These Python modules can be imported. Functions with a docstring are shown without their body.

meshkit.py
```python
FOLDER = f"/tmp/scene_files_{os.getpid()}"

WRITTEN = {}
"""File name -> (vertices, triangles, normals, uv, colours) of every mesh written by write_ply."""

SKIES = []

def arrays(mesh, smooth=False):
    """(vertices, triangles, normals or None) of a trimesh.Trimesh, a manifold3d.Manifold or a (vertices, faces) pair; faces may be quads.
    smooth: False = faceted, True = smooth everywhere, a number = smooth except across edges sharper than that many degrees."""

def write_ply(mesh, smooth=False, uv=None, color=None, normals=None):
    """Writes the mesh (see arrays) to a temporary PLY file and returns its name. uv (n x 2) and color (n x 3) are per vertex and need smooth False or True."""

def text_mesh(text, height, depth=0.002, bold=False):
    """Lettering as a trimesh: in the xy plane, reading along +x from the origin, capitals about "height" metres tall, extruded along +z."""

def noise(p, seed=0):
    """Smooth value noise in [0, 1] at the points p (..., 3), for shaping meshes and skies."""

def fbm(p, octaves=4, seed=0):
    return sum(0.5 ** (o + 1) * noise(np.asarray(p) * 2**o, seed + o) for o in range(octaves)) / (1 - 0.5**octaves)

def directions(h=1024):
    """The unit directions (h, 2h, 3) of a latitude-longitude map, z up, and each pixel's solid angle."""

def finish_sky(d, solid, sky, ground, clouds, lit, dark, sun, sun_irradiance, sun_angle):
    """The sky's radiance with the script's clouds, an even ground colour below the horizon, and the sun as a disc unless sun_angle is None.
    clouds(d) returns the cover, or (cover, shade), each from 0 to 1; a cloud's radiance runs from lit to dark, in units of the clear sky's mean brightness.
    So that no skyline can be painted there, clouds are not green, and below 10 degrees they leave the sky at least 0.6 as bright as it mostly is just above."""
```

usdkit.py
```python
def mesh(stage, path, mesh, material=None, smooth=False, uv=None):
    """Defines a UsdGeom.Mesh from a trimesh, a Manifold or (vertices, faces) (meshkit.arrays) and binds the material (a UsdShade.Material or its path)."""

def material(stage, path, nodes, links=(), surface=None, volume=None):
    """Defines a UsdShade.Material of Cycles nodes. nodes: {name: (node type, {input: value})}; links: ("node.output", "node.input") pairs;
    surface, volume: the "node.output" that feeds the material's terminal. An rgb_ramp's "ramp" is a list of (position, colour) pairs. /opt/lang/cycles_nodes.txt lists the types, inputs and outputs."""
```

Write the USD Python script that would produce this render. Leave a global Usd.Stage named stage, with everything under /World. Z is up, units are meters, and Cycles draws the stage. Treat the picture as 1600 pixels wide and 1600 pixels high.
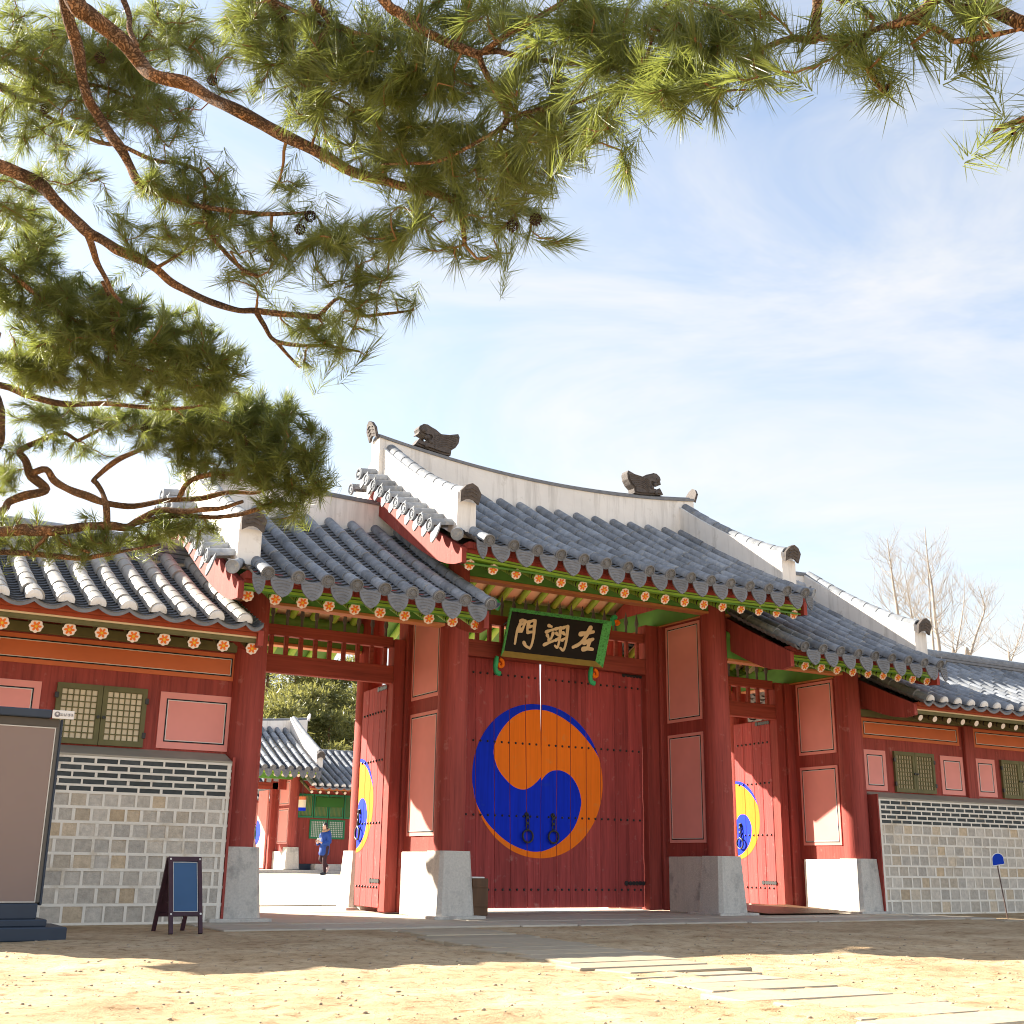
import math, random
import numpy as np, trimesh, manifold3d as m3d
import shapely, shapely.geometry as sg
from shapely import affinity
from shapely.ops import unary_union
from pxr import Usd, UsdGeom, UsdLux, UsdShade, Gf, Sdf, Vt
import usdkit, meshkit

stage = Usd.Stage.CreateInMemory()
UsdGeom.SetStageUpAxis(stage, 'Z'); UsdGeom.SetStageMetersPerUnit(stage, 1.0)
UsdGeom.Xform.Define(stage, '/World')
random.seed(7); rng = np.random.default_rng(7)
T = Sdf.ValueTypeNames

# ---------------------------------------------------------------- camera, sky, sun, exposure
CAM = np.array([-11.66992, -16.89918, 0.8450])
YAW, PITCH, ROLL = 0.534077, 0.286398, 0.01433
EXPOSURE = 2.42
SKY_STRENGTH, SUN_INTENSITY = 0.058, 0.94
SUN = np.array([-1.14, 1.48, 1.0]); SUN /= np.linalg.norm(SUN)
fw = np.array([math.sin(YAW)*math.cos(PITCH), math.cos(YAW)*math.cos(PITCH), math.sin(PITCH)])
rt = np.array([math.cos(YAW), -math.sin(YAW), 0.0]); up = np.cross(rt, fw)
rt, up = math.cos(ROLL)*rt+math.sin(ROLL)*up, -math.sin(ROLL)*rt+math.cos(ROLL)*up
cam = UsdGeom.Camera.Define(stage, '/World/camera')
mtx = Gf.Matrix4d(*[float(x) for r in ((*rt, 0), (*up, 0), (*(-fw), 0), (*CAM, 1)) for x in r])
cam.AddTransformOp().Set(mtx)
cam.CreateHorizontalApertureAttr(36.0); cam.CreateVerticalApertureAttr(36.0); cam.CreateFocalLengthAttr(36.0*1858.33/1600)
cam.CreateExposureAttr(EXPOSURE); cam.CreateFocusDistanceAttr(20.0); cam.CreateFStopAttr(0.0)
cam.CreateClippingRangeAttr(Gf.Vec2f(0.1, 5000))

sky = UsdLux.DomeLight.Define(stage, '/World/sky')
elev, rot = math.asin(SUN[2]), math.atan2(SUN[0], SUN[1])
skym = usdkit.material(stage, '/World/Looks/sky_air', {
    'sky': ('sky_texture', {'sky_type': 'single_scattering', 'sun_disc': False, 'sun_elevation': elev, 'sun_rotation': rot, 'altitude': 60.0, 'air_density': 1.0, 'aerosol_density': 1.3, 'ozone_density': 0.25}),
    'tc': ('texture_coordinate', {}),
    'mp': ('mapping', {'scale': (1.0, 1.0, 3.2), 'rotation': (0.0, 0.25, 0.5)}),
    'n1': ('noise_texture', {'scale': 2.6, 'detail': 8.0, 'roughness': 0.60, 'distortion': 0.7}),
    'n2': ('noise_texture', {'scale': 0.9, 'detail': 3.0, 'roughness': 0.5}),
    'sep': ('separate_xyz', {}),
    'low': ('map_range', {'from_min': 0.62, 'from_max': 0.10, 'to_min': -0.10, 'to_max': 0.22, 'clamp': True}),
    'add': ('math', {'math_type': 'add'}), 'add2': ('math', {'math_type': 'multiply_add', 'value2': 0.35}),
    'cr': ('rgb_ramp', {'ramp': [(0.0, (.12, .12, .12)), (0.54, (.15, .15, .15)), (0.68, (.36, .36, .36)), (0.80, (.60, .60, .60)), (0.90, (.78, .78, .78)), (1.0, (.85, .85, .85))]}),
    'mx': ('mix', {'color2': (3.35, 3.3, 3.2)}),
    'bg': ('background_shader', {'strength': SKY_STRENGTH})},
    [('tc.generated', 'mp.vector'), ('mp.vector', 'n1.vector'), ('tc.generated', 'n2.vector'), ('tc.generated', 'sep.vector'), ('sep.z', 'low.value'),
     ('n1.fac', 'add.value1'), ('low.result', 'add.value2'), ('n2.fac', 'add2.value1'), ('add.value', 'add2.value3'), ('add2.value', 'cr.fac'), ('cr.color', 'mx.fac'), ('sky.color', 'mx.color1'), ('mx.color', 'bg.color')],
    surface='bg.background')
UsdShade.MaterialBindingAPI.Apply(sky.GetPrim()).Bind(skym)
sky.GetPrim().SetCustomDataByKey('kind', 'structure')
sun = UsdLux.DistantLight.Define(stage, '/World/sun')
sun.CreateIntensityAttr(SUN_INTENSITY); sun.CreateAngleAttr(0.53); sun.CreateNormalizeAttr(True); sun.CreateColorAttr(Gf.Vec3f(1.0, 0.92, 0.80))
zx = np.cross([0, 0, 1], SUN); zx /= np.linalg.norm(zx); zy = np.cross(SUN, zx)
sun.AddTransformOp().Set(Gf.Matrix4d(*[float(x) for r in ((*zx, 0), (*zy, 0), (*SUN, 0), (0, 0, 30, 1)) for x in r]))

# ---------------------------------------------------------------- scene tree helpers
_used = {}
def numbered(parent, name):
    k = (parent, name); n = _used.get(k, 0); _used[k] = n+1
    return f'{parent}/{name}' if n == 0 else f'{parent}/{name}_{n:03d}'
def path_of(p):
    return '/World' if p is None else (p if isinstance(p, str) else str(p.GetPath()))
def tag(prim, label=None, category=None, group=None, kind=None):
    for k, v in (('label', label), ('category', category), ('group', group), ('kind', kind)):
        if v: prim.SetCustomDataByKey(k, v)
    return prim
def thing(name, label=None, category=None, group=None, kind=None, parent=None, loc=None, rotz=0.0):
    x = UsdGeom.Xform.Define(stage, numbered(path_of(parent), name))
    if loc is not None: x.AddTranslateOp().Set(Gf.Vec3d(*map(float, loc)))
    if rotz: x.AddRotateZOp().Set(float(rotz))
    return tag(x.GetPrim(), label, category, group, kind)
def obj(name, mesh, material, parent=None, smooth=False, **kw):
    if isinstance(mesh, MB): mesh = mesh.mesh()
    p = usdkit.mesh(stage, numbered(path_of(parent), name), mesh, material, smooth).GetPrim()
    return tag(p, **kw)
def copy_of(src, loc, rotz=0.0, scale=1.0, **kw):
    x = UsdGeom.Xform.Define(stage, numbered('/World', src.GetName().split('_00')[0]))
    x.AddTranslateOp().Set(Gf.Vec3d(*map(float, loc))); x.AddRotateZOp().Set(float(rotz)); x.AddScaleOp().Set(Gf.Vec3f(scale, scale, scale))
    p = x.GetPrim(); p.GetReferences().AddInternalReference(src.GetPath()); p.SetInstanceable(True)
    return tag(p, **kw)

class MB:
    """collects vertices and triangles"""
    def __init__(s): s.v, s.f, s.n = [], [], 0
    def add(s, v, f):
        v = np.asarray(v, float); f = np.asarray(f, int)
        if f.shape[1] == 4: f = np.vstack([f[:, [0, 1, 2]], f[:, [0, 2, 3]]])
        s.v.append(v); s.f.append(f+s.n); s.n += len(v); return s
    def tri(s, m): return s.add(m.vertices, m.faces)
    def box(s, x0, x1, y0, y1, z0, z1, b=0.0):
        lo, hi = np.minimum((x0, y0, z0), (x1, y1, z1)), np.maximum((x0, y0, z0), (x1, y1, z1))
        if b <= 0:
            return s.add(lo+(hi-lo)*BOXV, BOXF)
        b = min(b, 0.45*(hi-lo).min())
        c, h = (lo+hi)/2, (hi-lo)/2
        return s.add(c+np.sign(BEVS)*(h-b*(np.abs(BEVS) < 1.5)), BEVF)
    def mesh(s):
        return (np.vstack(s.v), np.vstack(s.f))
BOXV = np.array([(x, y, z) for x in (0, 1) for y in (0, 1) for z in (0, 1)], float)
BOXF = np.array([(0, 1, 3, 2), (4, 6, 7, 5), (0, 4, 5, 1), (2, 3, 7, 6), (0, 2, 6, 4), (1, 5, 7, 3)])
_s = [(x*a, y*b, z*c) for x in (-1, 1) for y in (-1, 1) for z in (-1, 1) for a, b, c in ((2, 1, 1), (1, 2, 1), (1, 1, 2))]
BEVS = np.array(_s, float)
_h = trimesh.convex.convex_hull(np.sign(BEVS)*(1-0.2*(np.abs(BEVS) < 1.5)))
_map = [int(np.argmin(np.linalg.norm(np.sign(BEVS)*(1-0.2*(np.abs(BEVS) < 1.5))-v, axis=1))) for v in _h.vertices]
BEVF = np.array([[_map[i] for i in f] for f in _h.faces])

def box(x0, x1, y0, y1, z0, z1, b=0.0): return MB().box(x0, x1, y0, y1, z0, z1, b)
def tube(pts, rad, sides=8, caps=True):
    p = np.asarray(pts, float); n = len(p); r = np.broadcast_to(rad, (n,)).astype(float)
    t = np.gradient(p, axis=0); t /= np.linalg.norm(t, axis=1, keepdims=True)+1e-12
    a = np.zeros_like(t); ref = np.array([0, 0, 1.0]) if abs(t[0, 2]) < 0.9 else np.array([1.0, 0, 0])
    for i in range(n):
        v = (a[i-1] if i else ref); v = v-t[i]*np.dot(v, t[i]); a[i] = v/(np.linalg.norm(v)+1e-12)
    b = np.cross(t, a); ang = np.arange(sides)*2*np.pi/sides
    v = (p[:, None]+r[:, None, None]*(np.cos(ang)[None, :, None]*a[:, None]+np.sin(ang)[None, :, None]*b[:, None])).reshape(-1, 3)
    i, j = np.meshgrid(np.arange(n-1), np.arange(sides), indexing='ij')
    q = np.stack([i*sides+j, i*sides+(j+1) % sides, (i+1)*sides+(j+1) % sides, (i+1)*sides+j], -1).reshape(-1, 4)
    f = np.vstack([q[:, [0, 1, 2]], q[:, [0, 2, 3]]])
    if caps:
        v = np.vstack([v, p[0], p[-1]]); k = n*sides; jj = np.arange(sides)
        f = np.vstack([f, np.stack([np.full(sides, k), (jj+1) % sides, jj], 1), np.stack([np.full(sides, k+1), (n-1)*sides+jj, (n-1)*sides+(jj+1) % sides], 1)])
    return v, f
def extr(poly, depth):
    ps = [g for g in getattr(poly, 'geoms', [poly]) if g.area > 1e-7]
    ms = [trimesh.creation.extrude_polygon(g, depth, engine='earcut') for g in ps]
    return trimesh.util.concatenate(ms)
def on_plane(m, o, ex, ey):
    """a mesh in xy (extruded along z) placed with x along ex, y along ey from o"""
    ex, ey = np.asarray(ex, float), np.asarray(ey, float); ez = np.cross(ex, ey)
    v = np.asarray(m.vertices); return trimesh.Trimesh(np.asarray(o, float)+v[:, :1]*ex+v[:, 1:2]*ey+v[:, 2:3]*ez, m.faces, process=False)
def bez(pts, n):
    """smooth resample of a polyline (Catmull-Rom) in any dimension"""
    p = np.asarray(pts, float); P = np.vstack([2*p[0]-p[1], p, 2*p[-1]-p[-2]]); out = []
    for i in range(1, len(P)-2):
        for k in range(n):
            t = k/n; a, b, c, d = P[i-1:i+3]
            out.append(0.5*((2*b)+(-a+c)*t+(2*a-5*b+4*c-d)*t*t+(-a+3*b-3*c+d)*t**3))
    return np.vstack(out+[p[-1]])

# ---------------------------------------------------------------- materials
def mat(name, col, rough=0.65, var=0.18, scale=3.0, stretch=(1, 1, 1), rnd=0.0, bump=0.0, bscale=40.0, spec=0.35, spots=None, hue=None, detail=5.0, grain=None, streak=None):
    """procedural colour: base colour varied by noise (wear), per-object randomness, optional blotches of another colour, fine bump"""
    c = np.array(col, float)
    nodes = {'g': ('geometry', {}), 'm': ('mapping', {'scale': stretch}), 'n': ('noise_texture', {'scale': scale, 'detail': detail, 'roughness': 0.6}),
             'r': ('rgb_ramp', {'ramp': [(0.25, tuple(c*(1-var))), (0.5, tuple(c)), (0.75, tuple(np.minimum(c*(1+var), 0.95)))]}),
             'p': ('principled_bsdf', {'roughness': rough, 'specular_ior_level': spec})}
    links = [('g.position', 'm.vector'), ('m.vector', 'n.vector'), ('n.fac', 'r.fac')]
    last = 'r.color'
    if grain:        # fine dark lines along the wood
        gv, ga = grain
        nodes['gm'] = ('mapping', {'scale': gv}); nodes['gn'] = ('noise_texture', {'scale': 1.0, 'detail': 6.0, 'roughness': 0.7}); nodes['gr'] = ('rgb_ramp', {'ramp': [(0.30, (1-ga,)*3), (0.44, (1-ga*.25,)*3), (0.55, (1.0,)*3), (0.72, (1+ga*.35,)*3)]}); nodes['gx'] = ('mix', {'mix_type': 'multiply', 'fac': 1.0})
        links += [('g.position', 'gm.vector'), ('gm.vector', 'gn.vector'), ('gn.fac', 'gr.fac'), (last, 'gx.color1'), ('gr.color', 'gx.color2')]; last = 'gx.color'
    if streak:       # stains that ran down with the rain
        sc_, st_ = streak
        nodes['km'] = ('mapping', {'scale': (6.0, 6.0, 0.55)}); nodes['kn'] = ('noise_texture', {'scale': 1.0, 'detail': 7.0, 'roughness': 0.68}); nodes['kr'] = ('rgb_ramp', {'ramp': [(0.50, (0, 0, 0)), (0.72, (st_,)*3)]}); nodes['kx'] = ('mix', {'color2': sc_})
        links += [('g.position', 'km.vector'), ('km.vector', 'kn.vector'), ('kn.fac', 'kr.fac'), ('kr.color', 'kx.fac'), (last, 'kx.color1')]; last = 'kx.color'
    if spots:
        scol, sscale, thr = spots
        nodes['n2'] = ('noise_texture', {'scale': sscale, 'detail': 6.0, 'roughness': 0.65})
        nodes['sr'] = ('rgb_ramp', {'ramp': [(thr-0.06, (0, 0, 0)), (thr+0.08, (1, 1, 1))]})
        nodes['sm'] = ('mix', {'color2': scol})
        links += [('g.position', 'n2.vector'), ('n2.fac', 'sr.fac'), ('sr.color', 'sm.fac'), (last, 'sm.color1')]; last = 'sm.color'
    if hue is not None:
        nodes['oi2'] = ('object_info', {}); nodes['wn'] = ('white_noise_texture', {'dimensions': '1D'}); nodes['hm'] = ('rgb_ramp', {'ramp': hue})
        nodes['hx'] = ('mix', {'mix_type': 'multiply', 'fac': 1.0})
        links += [('oi2.random', 'wn.w'), ('wn.value', 'hm.fac'), (last, 'hx.color1'), ('hm.color', 'hx.color2')]; last = 'hx.color'
    if rnd:
        nodes['oi'] = ('object_info', {}); nodes['mr'] = ('map_range', {'to_min': 1-rnd, 'to_max': 1+rnd}); nodes['rx'] = ('mix', {'mix_type': 'multiply', 'fac': 1.0})
        nodes['cc'] = ('combine_xyz', {})
        links += [('oi.random', 'mr.value'), ('mr.result', 'cc.x'), ('mr.result', 'cc.y'), ('mr.result', 'cc.z'), (last, 'rx.color1'), ('cc.vector', 'rx.color2')]; last = 'rx.color'
    links.append((last, 'p.base_color'))
    if bump:
        nodes['bn'] = ('noise_texture', {'scale': bscale, 'detail': 4.0}); nodes['b'] = ('bump', {'strength': bump, 'distance': 0.01})
        links += [('m.vector', 'bn.vector'), ('bn.fac', 'b.height'), ('b.normal', 'p.normal')]
    return usdkit.material(stage, '/World/Looks/'+name, nodes, links, surface='p.BSDF')

M = {}
M['red'] = mat('red_paint', (0.32, 0.060, 0.046), 0.72, 0.22, 2.2, (3, 3, 0.35), bump=0.4, bscale=30, spec=0.2, grain=((26, 26, 0.8), 0.38), spots=((0.40, 0.14, 0.11), 5.0, 0.67))
M['redb'] = mat('red_beam_paint', (0.30, 0.062, 0.042), 0.72, 0.25, 2.0, (0.35, 3, 3), bump=0.4, bscale=30, spec=0.2, grain=((0.8, 26, 26), 0.38))
M['plank'] = mat('door_plank_paint', (0.36, 0.062, 0.056), 0.75, 0.25, 2.6, (4, 4, 0.3), rnd=0.14, bump=0.5, bscale=18, spec=0.2, grain=((30, 30, 0.7), 0.45), spots=((0.40, 0.15, 0.13), 6.0, 0.66))
M['panel'] = mat('pink_plaster_paint', (0.78, 0.30, 0.255), 0.85, 0.07, 1.6)
M['band'] = mat('orange_band_paint', (0.62, 0.16, 0.06), 0.75, 0.08, 1.6)
M['black'] = mat('black_line_paint', (0.02, 0.018, 0.018), 0.6)
M['white'] = mat('white_line_paint', (0.75, 0.73, 0.68), 0.7)
M['orange'] = mat('orange_paint', (0.95, 0.20, 0.012), 0.75, 0.06, 2.0, (3, 3, 0.4), spec=0.15, grain=((24, 24, 0.7), 0.14), spots=((0.78, 0.24, 0.05), 4.0, 0.66))
M['blue'] = mat('blue_paint', (0.004, 0.030, 0.56), 0.75, 0.15, 2.0, (3, 3, 0.4), spec=0.15, grain=((24, 24, 0.7), 0.25), spots=((0.015, 0.05, 0.42), 3.0, 0.66))
M['edge'] = mat('orange_edge_paint', (0.52, 0.20, 0.07), 0.6, 0.1)
M['green'] = mat('green_beam_paint', (0.10, 0.25, 0.045), 0.6, 0.2, 3.0)
M['greenl'] = mat('bright_green_paint', (0.26, 0.47, 0.05), 0.6, 0.15, 3.0)
M['olive'] = mat('olive_wood_paint', (0.135, 0.122, 0.048), 0.65, 0.2, 4.0, (1, 1, 1))
M['cream'] = mat('cream_plaster', (0.74, 0.60, 0.40), 0.85, 0.12, 3.0)
M['paper'] = mat('window_paper', (0.74, 0.62, 0.43), 0.85, 0.06, 6.0, rnd=0.06)
M['tile'] = mat('grey_roof_tile', (0.235, 0.25, 0.27), 0.8, 0.32, 7.0, spec=0.15, rnd=0.24, bump=0.3, bscale=60, spots=((0.33, 0.325, 0.30), 11.0, 0.60))
M['tiled'] = mat('dark_roof_tile', (0.15, 0.155, 0.165), 0.65, 0.25, 9.0, rnd=0.1, bump=0.35, bscale=60, spots=((0.17, 0.16, 0.14), 14.0, 0.66))
M['clay'] = mat('weathered_clay_ornament', (0.085, 0.072, 0.065), 0.8, 0.4, 16.0, bump=1.0, bscale=35)
M['lime'] = mat('lime_plaster', (0.72, 0.69, 0.64), 0.9, 0.08, 1.4, bump=0.3, bscale=14, streak=((0.34, 0.31, 0.27), 0.55), spots=((0.50, 0.46, 0.40), 2.8, 0.66))
M['stone'] = mat('granite', (0.53, 0.49, 0.43), 0.88, 0.15, 34.0, bump=0.7, bscale=60, streak=((0.27, 0.25, 0.22), 0.45), spots=((0.33, 0.31, 0.28), 3.0, 0.60), detail=8.0)
M['mortar'] = mat('white_mortar', (0.76, 0.70, 0.60), 0.9, 0.1, 3.0, bump=0.3, bscale=50, spots=((0.55, 0.46, 0.34), 2.0, 0.62))
M['brick'] = mat('dark_grey_brick', (0.060, 0.066, 0.064), 0.85, 0.25, 18.0, rnd=0.25, bump=0.4, bscale=60)
M['block'] = mat('wall_block_stone', (0.51, 0.45, 0.37), 0.88, 0.22, 16.0, rnd=0.15, bump=0.7, bscale=45, hue=[(0.0, (0.92, 0.94, 0.97)), (0.65, (1, 1, 1)), (0.87, (1.0, 0.94, 0.85)), (1.0, (1.03, 0.88, 0.68))], detail=8.0)
M['ledge'] = mat('grey_ledge_plaster', (0.36, 0.32, 0.25), 0.9, 0.1, 3.0)
M['iron'] = mat('black_iron', (0.018, 0.017, 0.017), 0.45, 0.2, 20.0, spec=0.5)
M['gold'] = mat('gilt_letters', (0.82, 0.62, 0.38), 0.6, 0.08, 6.0)
M['signblack'] = mat('black_lacquer', (0.010, 0.007, 0.006), 0.75, 0.3, 4.0)
M['wood'] = mat('brown_wood', (0.11, 0.052, 0.022), 0.6, 0.25, 3.0, (4, 4, 0.5))
M['yellow'] = mat('yellow_paint', (0.75, 0.45, 0.03), 0.6)
M['petal'] = mat('petal_white_pink', (0.80, 0.66, 0.55), 0.7, 0.05)
M['petalo'] = mat('petal_orange', (0.78, 0.17, 0.02), 0.6, 0.05)
M['sidegold'] = mat('ochre_frame_paint', (0.33, 0.22, 0.05), 0.6, 0.15, 8.0)
M['signgreen'] = mat('sign_frame_green', (0.11, 0.50, 0.13), 0.6, 0.2, 20.0, spots=((0.03, 0.19, 0.045), 26.0, 0.56))
M['cyan'] = mat('scroll_green_paint', (0.04, 0.42, 0.16), 0.5, 0.1)

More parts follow.
